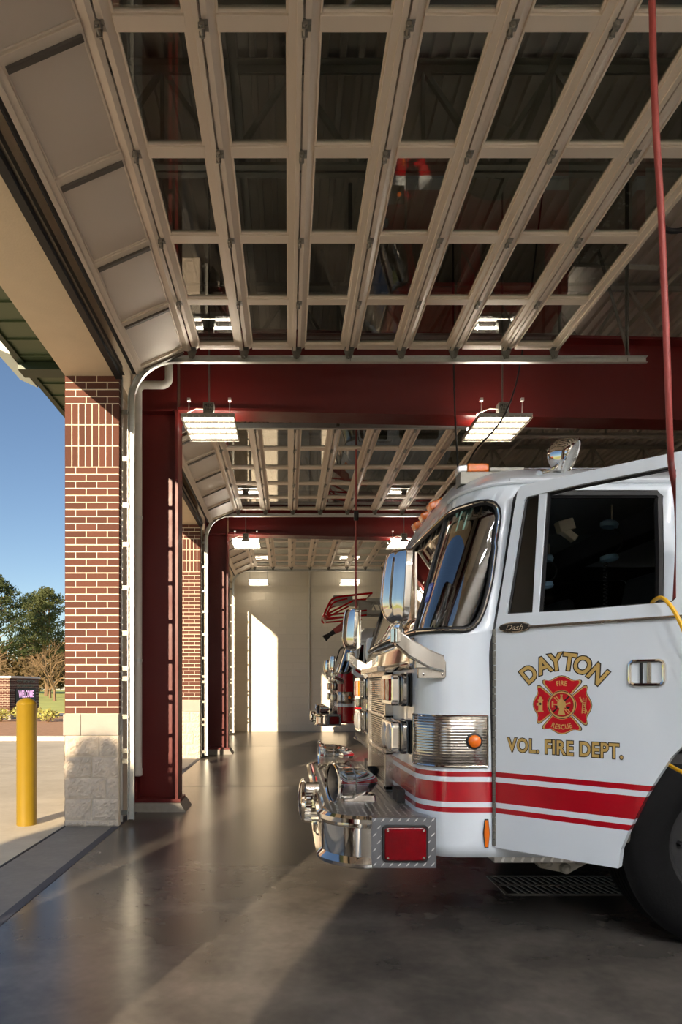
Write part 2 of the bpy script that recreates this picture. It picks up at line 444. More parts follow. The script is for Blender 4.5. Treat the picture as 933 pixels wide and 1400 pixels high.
# ---- front wall: header, brick piers
hb = MB()
hb.box(XO, XI-.02, NEARY, FARY, HZ, 6.69)
header = struct(hb.build('wall_front', M['stucco']))
header['label'] = 'front wall head above the open bay doors, beige underside'
for i, y0 in enumerate(PY):
    y1 = y0+PL if i < 3 else FARY
    cb = MB(); cb.box(XO+.004, XI-.085, y0+.08, y1-.08, 0, HZ)
    cb.box(XO+.004, XI-.004, y0+.004, y0+.088, .0, HZ); cb.box(XO+.004, XI-.004, y1-.088, y1-.004, .0, HZ)
    cb.build('pier_core', M['mortar'], header)
    bb = MB()
    cz = .2032/3; j = .0115
    rows = []
    z = HZ
    for k in range(4): rows.append((z-cz, z, 'run', k)); z -= cz
    for k in range(3): rows.append((z-.2032, z, 'sold', k)); z -= .2032
    k = 0
    while z-cz > 1.075: rows.append((z-cz, z, 'run', k)); z -= cz; k += 1
    def course(u0, u1, kind, par, put, za, zb):
        if kind == 'sold':
            n = max(1, round((u1-u0)/.0677)); w = (u1-u0)/n; edges = [u0+w*q for q in range(n+1)]
        else:
            edges = [u0]; u = u0+(.2032 if par % 2 else .1016)
            while u < u1-.03: edges.append(u); u += .2032
            edges.append(u1)
        for a, c in zip(edges, edges[1:]): put(a+j/2 if a > u0 else a, c-j/2 if c < u1 else c, za+j/2, zb-j/2)
    for za, zb, kind, par in rows:
        course(XO, XI, kind, par, lambda a, c, p, q: bb.box(a, c, y0, y0+.09, p, q), za, zb)
        course(y0+.092, y1, kind, par+1, lambda a, c, p, q: bb.box(XO, XO+.09, a, c, p, q), za, zb)
        if i < 3: course(XO+.092, XI, kind, par, lambda a, c, p, q: bb.box(a, c, y1-.09, y1, p, q), za, zb)
    bb.build('brick_facing', M['brick'], header, recalc=False)
    zb_ = rows[-1][0]
    lb = MB(); e = .014
    lb.box(XO-e, XO+.154, y0-e, y0+.12, zb_-.205, zb_); lb.box(XO+.158, XI-.002, y0-e, y0+.12, zb_-.205, zb_)
    lb.box(XO-e, XO+.12, y0+.122, y1, zb_-.205, zb_)
    if i < 3: lb.box(XO+.122, XI-.002, y1-.12, y1+e, zb_-.205, zb_)
    zt = zb_-.207
    if i >= 2 or i == 3:
        pass
    lb.build('limestone_band', M['limestone'], header, bevel=.004)
    # split-faced blocks below the band: rough, humped faces with recessed joints
    sb = MB()
    def rough(u0, u1, za, zb, P, seed):
        nu = max(6, int((u1-u0)/.014)); nz = max(6, int((zb-za)/.014)); g = []
        for a in range(nz+1):
            r = []
            for c in range(nu+1):
                u = u0+(u1-u0)*c/nu; zz = za+(zb-za)*a/nz
                edge = min(c, nu-c, a, nz-a)
                p = Vector((u*9+seed*3.7, zz*9, seed))
                h = .013+.006*noise.noise(p)+.009*noise.noise(p*2.7)+.011*noise.noise(p*6.5)+.007*noise.noise(p*13)
                h *= min(1, edge/2.0)
                r.append(P(u, zz, max(h, -.006)))
            g.append(r)
        sb.grid(g)
    zt = zb_-.207; seed = i*31+1
    hts = [zt-.203*q for q in range(5)]; hts.append(.0)
    for q in range(5):
        za, zb = hts[q+1], hts[q]
        if zb-za < .02: continue
        cuts = [XO, XO+.26, XI-.002] if q % 2 else [XO, XO+.39 if q else XO+.33, XI-.002]
        if q == 4: cuts = [XO, XO+.2, XO+.42, XI-.002]
        for a, c in zip(cuts, cuts[1:]):
            seed += 1; rough(a+.004, c-.004, za+.004, zb-.004, lambda u, zz, h: (u, y0-.006-h, zz), seed)
            if i < 3: rough(a+.004, c-.004, za+.004, zb-.004, lambda u, zz, h: (u, y1+.006+h, zz), seed+.5)
        u = y0+.01
        while u < y1-.02:
            seed += 1; e2 = min(u+.406, y1); rough(u+.004, e2-.004, za+.004, zb-.004, lambda u_, zz, h: (XO-.006-h, u_, zz), seed); u += .406
    sb.build('split_block_base', M['split'], header, smooth=False, recalc=False)

# ---- other walls, roof
def wall(name, *a, mt=None, label=None):
    b = MB(); b.box(*a); o = struct(b.build(name, mt or M['block']))
    if label: o['label'] = label
    return o
wall('wall_far', XO, BACKX, FARY, FARY+.2 , 0, 6.69, label='painted block end wall beyond the last bay')
wall('wall_near', XO, BACKX, NEARY-.2, NEARY , 0, 6.69, label='painted block end wall of the nearest bay')
wall('wall_back', BACKX, BACKX+.2, NEARY-.2, FARY+.2 , 0, 6.69, label='painted block rear wall of the bays')
b = MB(); prof = []
x = XO
while x < BACKX:
    prof += [(x, 6.62), (x+.045, 6.62), (x+.055, 6.67), (x+.142, 6.67), (x+.152, 6.62)]; x += .152
b.grid([[(px, NEARY-.2, pz) for px, pz in prof], [(px, FARY+.2, pz) for px, pz in prof]])
b.box(XO-.1, BACKX+.2, NEARY-.25, FARY+.25, 6.69, 6.8)
ceil = struct(b.build('ceiling', M['deck'], recalc=False)); ceil['label'] = 'ribbed metal roof deck over the bays'
# open-web joists across the hall
def joist(y):
    jb = MB(); x0, x1 = XI, BACKX; zt, zl = 6.62, 5.72
    for z0, z1 in ((zt-.07, zt), (zl, zl+.07)):
        zf = z1 if z0 > 6 else z0
        for sg in (-1, 1):
            a, c = (y-.075, y-.012) if sg < 0 else (y+.012, y+.075)
            jb.box(x0, x1, a, c, zf-.006*(zf == z1), zf+.006*(zf == z0)); jb.box(x0, x1, y+sg*.012-.003, y+sg*.012+.003, z0, z1)
    n = 15; w = (x1-x0)/n
    for q in range(n):
        a = x0+w*q; jb.bar((a, y, zl+.03), (a+w/2, y, zt-.03), .04, .045, (0, 1, 0)); jb.bar((a+w/2, y, zt-.03), (a+w, y, zl+.03), .04, .045, (0, 1, 0)); jb.bar((a+w/2, y, zl+.03), (a+w/2, y, zt-.03), .03, .03, (0, 1, 0))
    return struct(jb.build('ceiling_joist', M['joist']))
for y in (1.2, 2.9, 4.3, 5.8, 9.0, 10.5, 12.0, 15.0, 16.5, 18.0): joist(y)
for x in (-.4, 1.9, 4.2, 7.2):
    jb = MB(); jb.box(x-.03, x+.03, NEARY, FARY, 5.80, 5.806); jb.box(x-.03, x-.024, NEARY, FARY, 5.74, 5.806)
    struct(jb.build('ceiling_bridging', M['joist']))
rnd_ = random.Random(3)
for k, (x, y) in enumerate([(.7, 4.3), (2.1, 4.3), (3.2, 5.8), (1.5, 5.8), (3.0, 2.9), (4.4, 4.3), (2.9, 9.0), (1.2, 10.5), (4.2, 10.5), (5.2, 7.0), (3.9, 7.2), (5.8, 9.0)]):
    jb = MB(); s_ = 1 if k % 2 else -1
    jb.bar((x, y, 5.78), (x+s_*.75, y+1.25, 6.6), .05, .005, (0, 0, 1)); jb.bar((x, y, 5.76), (x+s_*.75, y+1.25, 6.58), .005, .05, (0, 0, 1)); struct(jb.build('ceiling_brace', M['galv']))

# ---- red steel frames
for i in range(4):
    yw = [1.455, 7.505, 13.555, -9][i]
    if i == 3: continue
    fy0, fy1 = yw-.15, yw+.15
    cb = MB()
    cb.box(-1.635, -1.225, yw-.012, yw+.012, .13, 5.3)
    cb.box(-1.665, -1.635, fy0, fy1, .13, 5.3); cb.box(-1.225, -1.195, fy0, fy1, .13, 4.325)
    cb.box(-1.69, -1.165, fy0-.03, fy1+.03, .095, .13)
    for zz in (4.325,): cb.box(-1.63, -1.25, fy0+.03, yw-.012, zz, zz+.02); cb.box(-1.63, -1.25, yw+.012, fy1-.03, zz, zz+.02)
    col = struct(cb.build('steel_column', M['red_steel'])); col['label'] = ['oxblood steel column at the first pier', 'oxblood steel column behind the sunlit nearest brick pier', 'oxblood steel column at the second, more distant brick pier'][i]
    pb = MB()
    pb.prism([(-1.72, 0), (-1.10, 0), (-1.16, .095), (-1.70, .095)], lambda p: (p[0], fy0-.07, p[1]), lambda p: (p[0], fy1+.09, p[1]))
    pb.build('grout_pad', M['threshold'], col)
    bb = MB()
    def zb(x): return 4.325-.02*(x+1.2)
    xs = [-1.195, 2, 6, 10, BACKX]
    for a, c in zip(xs, xs[1:]):
        def pl(y0, y1, da, db):
            bb.add([(a, y0, zb(a)+da), (c, y0, zb(c)+da), (c, y1, zb(c)+da), (a, y1, zb(a)+da), (a, y0, zb(a)+db), (c, y0, zb(c)+db), (c, y1, zb(c)+db), (a, y1, zb(a)+db)],
                   [(3,2,1,0),(4,5,6,7),(0,1,5,4),(1,2,6,5),(2,3,7,6),(3,0,4,7)])
        pl(fy0, fy1, 0, .03); pl(yw-.012, yw+.012, .03, .86); pl(fy0, fy1, .86, .89)
    bm_ = struct(bb.build('steel_beam', M['red_steel'])); bm_['label'] = ['oxblood steel roof beam overhead', 'deep oxblood steel beam over the parked white engine', 'oxblood steel beam one bay further back'][i]

# ---- eave outside, seen under the door head
b = MB()
b.box(-3.5, XO, NEARY-.5, 21, 5.62, 5.66)
for k in range(60):
    yy = -3.5+k*.41; b.box(-3.5, XO, yy, yy+.02, 5.6, 5.63)
b.box(-3.5, XO-.0, NEARY-.5, 21, 5.9, 5.95)
ev = struct(b.build('trim_3', M['green'])); ev['label'] = 'green ribbed metal eave outside the front wall'
b = MB(); b.box(-3.56, -3.5, NEARY-.5, 21, 5.6, 5.78); b.box(-3.54, -3.47, NEARY-.5, 21, 5.58, 5.61)
b.build('eave_edge', M['green_dark'], ev)
b = MB()    # jog of the eave above the pier: white-edged box
b.prism([(-3.58, 5.60), (-3.84, 5.72), (-3.84, 6.0), (-3.58, 6.0)], lambda p: (p[0], 8.75, p[1]), lambda p: (p[0], 9.75, p[1]))
b.build('gutter_end', M['white_metal'], ev, bevel=.01)
b = MB(); b.box(-3.56, -2.2, 8.95, 9.2, 5.5, 5.6); b.build('eave_band', M['green_dark'], ev)

# ---- white drain pipe beside the column
def drain_pipe(y0, label):
    pb = MB(); x = -1.585; y = y0+.62
    def bend(c, r, a0, a1, n=6):
        return [(c[0]+r*math.cos(R(a0+(a1-a0)*k/n)), y, c[1]+r*math.sin(R(a0+(a1-a0)*k/n))) for k in range(n+1)]
    pts = [(x, y, .43), (x, y, 4.44)]+bend((x+.07, 4.44), .07, 180, 90)+bend((-1.33, 4.58), .07, 270, 360)+[(-1.26, y, 6.2)]
    pb.tube(pts, .042, 14)
    p = pb.build('drain_pipe', M['pvc'], smooth=True)
    cp = MB(); cp.lathe([(0, .03), (.01, .047), (.08, .047), (.085, .042)], (x, y, .40), (0, 0, 1), 16); cp.build('end_cap', M['pvc'], p, smooth=True)
    for zz in (1.6, 3.1):
        st = MB(); st.lathe([(0, .043), (0, .05), (.03, .05), (.03, .043)], (x, y, zz), (0, 0, 1), 14, cap0=False, cap1=False); st.box(x-.1, x-.045, y-.015, y+.015, zz, zz+.03); st.build('strap', M['galv'], p)
    return tag(p, label, 'pipe')
drain_pipe(6.55, 'white plastic drain pipe with an elbow beside the nearest steel column')
# ================================================================== sectional overhead doors, all open
SW = .507                                  # section height; seven lie flat, the lowest still leans in the curve
A0 = math.atan2(.235, .543)
DZ = 4.60                                  # underside of the flat sections
def build_door(yn, yf):
    root = bpy.data.objects.new('door_1', None); C.objects.link(root)
    root.location = (-1.2, yn, 4.4); root['_w'] = (-1.2, yn, 4.4)
    ys = [yn+(yf-yn)*k/5 for k in range(6)]
    def mapper(k):
        if k == 0: o, d = Vector((-.938, 0, DZ)), Vector((-math.cos(A0), 0, -math.sin(A0)))
        else: o, d = Vector((-.938+SW*(k-1), 0, DZ)), Vector((1, 0, 0))
        n = Vector((0, 0, 1)) if k else Vector((-math.sin(A0), 0, math.cos(A0)))
        return lambda t, y, h: o+d*t+n*h+Vector((0, y, 0))
    for k in range(8):
        P = mapper(k); g = .006; T = .05
        Ls = SW-g if k else .592-g
        def bx(mb, t0, t1, y0, y1, h0, h1):
            vs = [P(t, y, h) for h in (h0, h1) for t, y in ((t0, y0), (t1, y0), (t1, y1), (t0, y1))]
            mb.add(vs, [(3,2,1,0),(4,5,6,7),(0,1,5,4),(1,2,6,5),(2,3,7,6),(3,0,4,7)])
        fb = MB(); rw = .072; sw = .085
        r2 = rw if k else .06
        bx(fb, Ls-rw, Ls, yn, yf, 0, T)
        pf = [(g, -.004), (g+.03, -.004), (g+rw, .022), (g+rw, T), (g, T)]
        fb.prism(pf, lambda p: P(p[0], yn, p[1]), lambda p: P(p[0], yf, p[1]))
        # proud outer flanges of the rails, so each joint shows a step
        bx(fb, Ls-.03, Ls, yn, yf, -.012, 0)
        for q, y in enumerate(ys):
            a, c = (y, y+sw) if q == 0 else (y-sw, y) if q == 5 else (y-sw/2, y+sw/2)
            bx(fb, g+rw, Ls-rw, a, c, .002, T)
        # glazing beads
        for q in range(5):
            a = ys[q]+(sw if q == 0 else sw/2); c = ys[q+1]-(sw if q == 4 else sw/2)
            for (t0, t1, y0, y1) in ((g+rw, g+rw+.012, a, c), (Ls-rw-.012, Ls-rw, a, c), (g+rw+.012, Ls-rw-.012, a, a+.012), (g+rw+.012, Ls-rw-.012, c-.012, c)):
                bx(fb, t0, t1, y0, y1, .012, T-.006)
        s = fb.build('door_section', M['alu'], root, bevel=.002, segs=1)
        if k == 0:
            pb = MB()
            for q in range(5):
                a = ys[q]+(sw if q == 0 else sw/2); c = ys[q+1]-(sw if q == 4 else sw/2)
                bx(pb, g+rw+.001, Ls-rw-.001, a+.001, c-.001, .02, .044)
            pb.build('solid_panel', M['alu_panel'], s)
            for q, y in enumerate(ys):
                c = y+sw if q == 0 else y if q == 5 else y+sw/2
                kb = MB(); bx(kb, g+rw+.012, Ls-rw-.012, c-.034, c-.002, -.016, .004); kb.build('panel_stile', M['stile'], s, bevel=.003)
            sb = MB()
            sb.tube([P(Ls+.012, yn, .02), P(Ls+.012, yf, .02)], .022, 8); sb.build('bottom_seal', M['black'], s)
        else:
            gb = MB()
            for q in range(5):
                a = ys[q]+(sw if q == 0 else sw/2); c = ys[q+1]-(sw if q == 4 else sw/2)
                bx(gb, g+rw+.001, Ls-rw-.001, a+.001, c-.001, .024, .030)
            gb.build('glazing', M['glass'], s)
    # hinges at every stile of every joint
    hb = MB(); hx, hy, hz = -.938, ys[0]+.045, DZ
    hb.box(hx-.036, hx+.036, hy-.032, hy+.032, hz-.006, hz-.0005); hb.box(hx-.012, hx+.018, hy-.026, hy-.02, hz-.042, hz-.003); hb.box(hx-.012, hx+.018, hy+.02, hy+.026, hz-.042, hz-.003)
    hb.tube([(hx+.003, hy-.038, hz-.030), (hx+.003, hy+.038, hz-.030)], .010, 8)
    hb.lathe([(0, .008), (.006, .006)], (hx-.022, hy, hz-.004), (0, 0, -1), 6); hb.lathe([(0, .008), (.006, .006)], (hx+.025, hy, hz-.004), (0, 0, -1), 6)
    h = hb.build('hinge', M['hinge'], root)
    base = Vector(h.location)
    for k in range(7):
        for q, y in enumerate(ys[:5]):
            yc = y+.045 if q == 0 else y
            if k == 0 and q == 0: continue
            c = h.copy(); C.objects.link(c); c.parent = root; c.location = base+Vector((SW*k, yc-hy, 0))
    # roller brackets on the far edge
    rb = MB(); hx = -.938; y = yf
    rb.box(hx-.045, hx+.045, y-.06, y-.002, DZ-.006, DZ-.001)
    rb.prism([(hx-.05, DZ-.004), (hx+.05, DZ-.004), (hx+.022, DZ-.085), (hx-.022, DZ-.085)], lambda p: (p[0], y-.004, p[1]), lambda p: (p[0], y+.003, p[1]))
    rb.tube([(hx, y-.02, DZ-.065), (hx, y+.09, DZ-.065)], .006, 8); rb.tube([(hx, y+.055, DZ-.065), (hx, y+.085, DZ-.065)], .021, 12)
    r = rb.build('roller_bracket', M['galv_dark'], root); base = Vector(r.location)
    for k in range(1, 8):
        c = r.copy(); C.objects.link(c); c.parent = root; c.location = base+Vector((SW*k-(.04 if k == 7 else 0), 0, 0))
    return root
d1 = build_door(2.54, 6.60)
tag(d1, 'open glazed overhead door lying nearest, above the white fire engine', 'door', 'open overhead doors', 'structure')
d2 = dup(d1, (0, 6.05, 0), 'open glazed overhead door of the next bay, behind the first red beam', 'open overhead doors'); d2.name = 'door_2'
d3 = dup(d1, (0, 12.1, 0), 'open glazed overhead door of the last bay, near the block end wall', 'open overhead doors'); d3.name = 'door_3'

# ---- tracks
def build_track(y, far, label):
    """vertical leg by the jamb, quarter bend, flat run; y is the track's line"""
    s = 1 if far else -1
    root = thing('door_track', label, 'track', (-1.53, y, 0), 'overhead door tracks')
    x0, zr, rr = -1.531, 4.095, .42
    path = [(x0, 0.05), (x0, zr)]+[(x0+rr-rr*math.cos(R(90*k/10)), zr+rr*math.sin(R(90*k/10))) for k in range(1, 11)]+[(3.48, zr+rr)]
    tb = MB()
    # C-channel: back + two lips, swept
    prof = [(-.031, -s*.022), (-.031, s*.022), (.031, s*.022), (.031, -s*.022), (.027, -s*.022), (.027, s*.018), (-.027, s*.018), (-.027, -s*.022)]
    rows = []
    for i, (px, pz) in enumerate(path):
        a = Vector(path[max(0, i-1)]); c = Vector(path[min(len(path)-1, i+1)]); d = (c-a).normalized(); n = Vector((-d.y, d.x))
        rows.append([(px+n.x*u, y+v, pz+n.y*u) for u, v in prof])
    tb.grid(rows, close=True); tb.add(rows[0], [tuple(range(8))]); tb.add(rows[-1], [tuple(range(8))])
    tb.build('rail', M['galv'], root, smooth=False)
    ab = MB(); ab.box(-1.64, -1.612, y-.012, y+.012, .03, 4.35); ab.box(-1.66, -1.64, y+.02*s, y+.026*s, .03, 4.35); 
    ab.build('jamb_angle', M['galv'], root)
    q = 0
    for zz in [.12, .62, .72, 1.05, 1.42, 1.52, 1.86, 2.3, 2.72, 3.1, 3.55, 4.0]:
        cb = MB(); cb.box(-1.622, -1.556, y-.018, y-.0125, zz-.022, zz+.022); cb.lathe([(0, .006), (.006, .005)], (-1.624, y-.014, zz), (0, -1, 0), 6); cb.lathe([(0, .006), (.006, .005)], (-1.554, y-.018, zz), (0, -1, 0), 6)
        cb.build('clip', M['galv_dark'], root)
    sb = MB(); sb.box(-1.668, -1.641, y-.012, y+.012, .03, 4.35); sb.build('jamb_seal', M['black'], root)
    for hx in (.6, 3.3):
        kb = MB(); kb.bar((hx, y+s*.03, 4.5), (hx, y+s*.03, 6.25), .038, .004, (0, 1, 0)); kb.bar((hx, y+s*.03, 4.5), (hx-.0, y+s*.03, 6.25), .004, .038, (0, 1, 0))
        kb.bar((hx+.02, y+s*.03, 4.56), (hx-.28, y+s*.03, 5.6), .03, .004, (0, 1, 0))
        kb.build('hanger', M['galv_dark'], root)
    return root
tl = ['galvanized door track bolted to the nearest brick pier, curving overhead', 'galvanized door track by the second brick pier, beside its red column', 'galvanized door track nearest the block end wall']
ft = build_track(6.625, True, tl[0])
dup(ft, (0, 6.05, 0), tl[1]); dup(ft, (0, 12.1, 0), tl[2])
build_track(8.33, False, 'galvanized door track on the hidden side of the first red beam')
build_track(14.38, False, 'galvanized door track just past the second red beam')
b = MB(); b.box(-1.66, -1.54, .60, .64, 0.002, HZ); struct(b.build('trim_8', M['black'], bevel=.004))  # unseen flap added to set the edge of the sun strip indoors
# black weather flap and angle along each door head
for k in range(3):
    y0 = PY[k]+PL; b = MB(); b.box(-1.66, -1.60, y0, y0+4.2, 4.29, 4.345); b.box(-1.64, -1.635, y0, y0+4.2, 4.345, 4.5); o = struct(b.build('trim_%d' % (4+k), M['black'], bevel=.004))
    a = MB(); a.box(-1.60, -1.595, y0, y0+4.2, 4.33, 4.42); a.box(-1.598, -1.575, y0, y0+4.2, 4.33, 4.336); a.build('head_angle', M['galv_dark'], o)

# ---- hanging fluorescent fixtures
def build_light(x0, y0, z, label, rod=True, tube=None, lx=.545, ly=.66):
    root = thing('ceiling_light', label, 'light', (x0+lx/2, y0+ly/2, z), 'hanging bay lights')
    hb = MB(); x1, y1 = x0+lx, y0+ly
    hb.box(x0, x0+.012, y0, y1, z+.012, z+.05); hb.box(x1-.012, x1, y0, y1, z+.012, z+.05); hb.box(x0+.2, x1-.2, y0+.04, y1-.04, z+.045, z+.075)
    n = 4
    for q in range(n+1):
        yy = y0+ly*q/n
        hb.prism([(yy-.022, z+.046), (yy+.022, z+.046), (yy+.005, z+.010), (yy-.005, z+.010)], lambda p: (x0, p[0], p[1]), lambda p: (x1, p[0], p[1]))
    hb.build('housing', M['reflector'], root)
    for q in range(n):
        yy = y0+ly*(q+.5)/n; tb = MB(); tb.tube([(x0+.015, yy, z+.026), (x1-.015, yy, z+.026)], .013, 10); tb.build('lamp_tube', tube or M['tube'], root, smooth=True)
    for yy in (y0+ly*.2, y0+ly*.8):  # extra tubes on top, added to brighten the roof deck
        tb = MB(); tb.tube([(x0+.03, yy, z+.085), (x1-.03, yy, z+.085)], .013, 10); tb.box(x0+.02, x0+.03, yy-.012, yy+.012, z+.05, z+.1); tb.box(x1-.03, x1-.02, yy-.012, yy+.012, z+.05, z+.1); tb.build('added_uplight', M['tube_up'] if -1 < y0 < 18 else M['tube'], root, smooth=True)
    gb = MB()
    for q in range(10):
        xx = x0+lx*q/9; gb.tube([(xx, y0-.01, z+.04), (xx, y0-.01, z), (xx, y1+.01, z), (xx, y1+.01, z+.04)], .0028, 5)
    for q in range(n*2+1):
        yy = y0+ly*q/(n*2); gb.tube([(x0, yy, z), (x1, yy, z)], .0028, 5)
    gb.build('wire_guard', M['trim_white'], root)
    if rod:
        rb = MB(); cx = x0+lx*.5
        rb.tube([(cx, y0+.1, z+.18), (cx, y0+.1, 6.62)], .009, 8); rb.build('hanging_rod', M['galv_dark'], root)
        jb = MB(); jb.box(cx-.055, cx+.055, y0+.04, y0+.15, z+.075, z+.185); j = jb.build('junction_box', M['galv_dark'], root, bevel=.006)
        for k, s_ in enumerate(('M2C', '10+')):
            vs, fs = text_mesh(s_, .03, .02); t = MB(); t.add([(cx+a, y0+.0385, z+.137-k*.042+c) for a, c in vs], fs); t.build('box_lettering', M['decal_black'], j, recalc=False)
        for xx in (x0+.06, x1-.06):
            wb = MB(); wb.tube([(xx, y0+.12, z+.05), (xx, y0+.12, z+.24)], .004, 6); wb.box(xx-.015, xx+.015, y0+.10, y0+.14, z+.225, z+.255); wb.build('hook', M['galv'], root)
        cb = MB(); cb.tube([(cx-.05, y0+.09, z+.13), (cx-.13, y0+.1, z+.14), (cx-.22, y0+.12, z+.11), (cx-.24, y0+.14, z+.09)], .005, 6); cb.build('supply_cable', M['trim_white'], root)
    else:
        for xx in (x0+.03, x1-.03):
            wb = MB(); wb.tube([(xx, y0+ly/2, z+.05), (xx, y0+ly/2, 6.62)], .004, 6); wb.build('hanging_wire', M['galv_dark'], root)
    return root
FL = [(-1.10, 6.98, 'hanging fluorescent light beside the nearest red column'), (1.945, 6.98, 'hanging fluorescent light above the white engine cab'), (5.15, 6.98, 'hanging fluorescent light above the white engine body'),
      (-1.10, 13.03, 'hanging fluorescent light by the second red column'), (1.945, 13.03, 'hanging fluorescent light over the red engine, past the mirror'), (5.15, 13.03, 'hanging fluorescent light over the red engine body'),
      (-1.13, 19.0, 'hanging fluorescent light close to the end wall, by the last door'), (1.45, 19.0, 'hanging fluorescent light close to the end wall, over the ladder truck'),
     ]
for x0, y0, lb_ in FL:
    build_light(x0, y0, 4.085 if y0 < 18 else 4.22, lb_, rod=y0 < 18)
# two rows of added, far brighter lamps behind the camera fill the engine's side
for k, (x0, y0) in enumerate([(x, y) for y in (-2.95, -1.45) for x in (.3, 1.6, 2.9, 4.2, 5.5)]):
    build_light(x0, y0, 4.085, 'added hanging fill light of the nearest bay, %s from the front wall %s' % (('first', 'second', 'third', 'fourth', 'fifth')[k % 5], 'along the end wall' if k < 5 else 'one row further in'), tube=M['tube_fill'])
for x0, lb_ in ((1.945, 'added hanging fill light over the walkway beside the white engine door'), (5.15, 'added hanging fill light over the walkway beside the white engine body')):
    build_light(x0, .7, 4.085, lb_, tube=M['tube_fill_weak'])  # extra lamps added to brighten the cab roof
# conduit on the end wall
b = MB(); b.tube([(.6, FARY-.03, .35), (.6, FARY-.03, 6.1)], .03, 10); o = b.build('wall_conduit', M['pvc'], smooth=True)
tag(o, 'slim pale pipe running up the painted block end wall', 'pipe')
# ================================================================== fire engines
YC, HW = 4.71, 1.26                         # centre line and half width of the first engine
XR = 3.3                                    # rear of the cab
WX, WZ, WR = 2.255, .525, .525                 # front axle
BELT, HEADZ = 1.63, 2.385
def lerp(t, a, b): return a+(b-a)*t
def pw(x, pts):
    if x <= pts[0][0]: return pts[0][1]
    for (a, p), (b, q) in zip(pts, pts[1:]):
        if x <= b: return p+(q-p)*(x-a)/(b-a)
    return pts[-1][1]
def cXf(z): return pw(z, [(1.56, .68), (1.66, .70), (2.28, .885), (2.385, .925), (2.44, .945), (2.50, .975), (2.56, 1.015), (2.62, 1.07), (2.68, 1.15), (2.72, 1.24), (2.745, 1.36), (2.76, 1.55)])
def chw(z): return pw(z, [(2.0, HW), (2.2, 1.256), (2.33, 1.25), (2.385, 1.235), (2.41, 1.215), (2.44, 1.17), (2.48, 1.09), (2.55, .93), (2.62, .73), (2.68, .53), (2.72, .38), (2.745, .25), (2.76, .1)])
def crc(z): return pw(z, [(1.5, .17), (2.3, .24), (2.5, .3), (2.76, .3)])
def cry(z): return min(pw(z, [(1.5, .19), (2.3, .26), (2.45, .4), (2.6, .4)]), chw(z)*.9)
def cab_pt(u, z, out=0.0):
    """u: 0 front centre, 1 corner begins, 2 corner ends, 3 cab rear; positive is the driver's side"""
    s = 1 if u >= 0 else -1; a = abs(u); xf, hw, rc, ry = cXf(z), chw(z), crc(z), cry(z)
    if a <= 1: X, Yo = xf, (hw-ry)*a; n = Vector((-1, 0, 0))
    elif a <= 2:
        t = (a-1)*math.pi/2; X, Yo = xf+rc*(1-math.cos(t)), hw-ry+ry*math.sin(t); n = Vector((-math.cos(t), math.sin(t), 0))
    else: X, Yo = lerp(a-2, xf+rc, XR), hw; n = Vector((0, 1, 0))
    X -= .035*max(0, 1-(Yo/hw)**2)                # the front is slightly bowed
    p = Vector((X, YC-s*Yo, z)); n = Vector((n.x, -s*n.y, 0))
    return p+n*out
def u_side(X, z):
    xf, rc = cXf(z), crc(z)
    if X >= xf+rc: return 2+(X-xf-rc)/(XR-xf-rc)
    return 1+math.acos(max(-1, min(1, 1-(X-xf)/rc)))*2/math.pi

def add_sheet(mb, outer, holes, gp, P, m=None, margin=.012):
    v, f = sheet(outer, holes, gp, margin); mb.add([P(*p) for p in v], f, m)

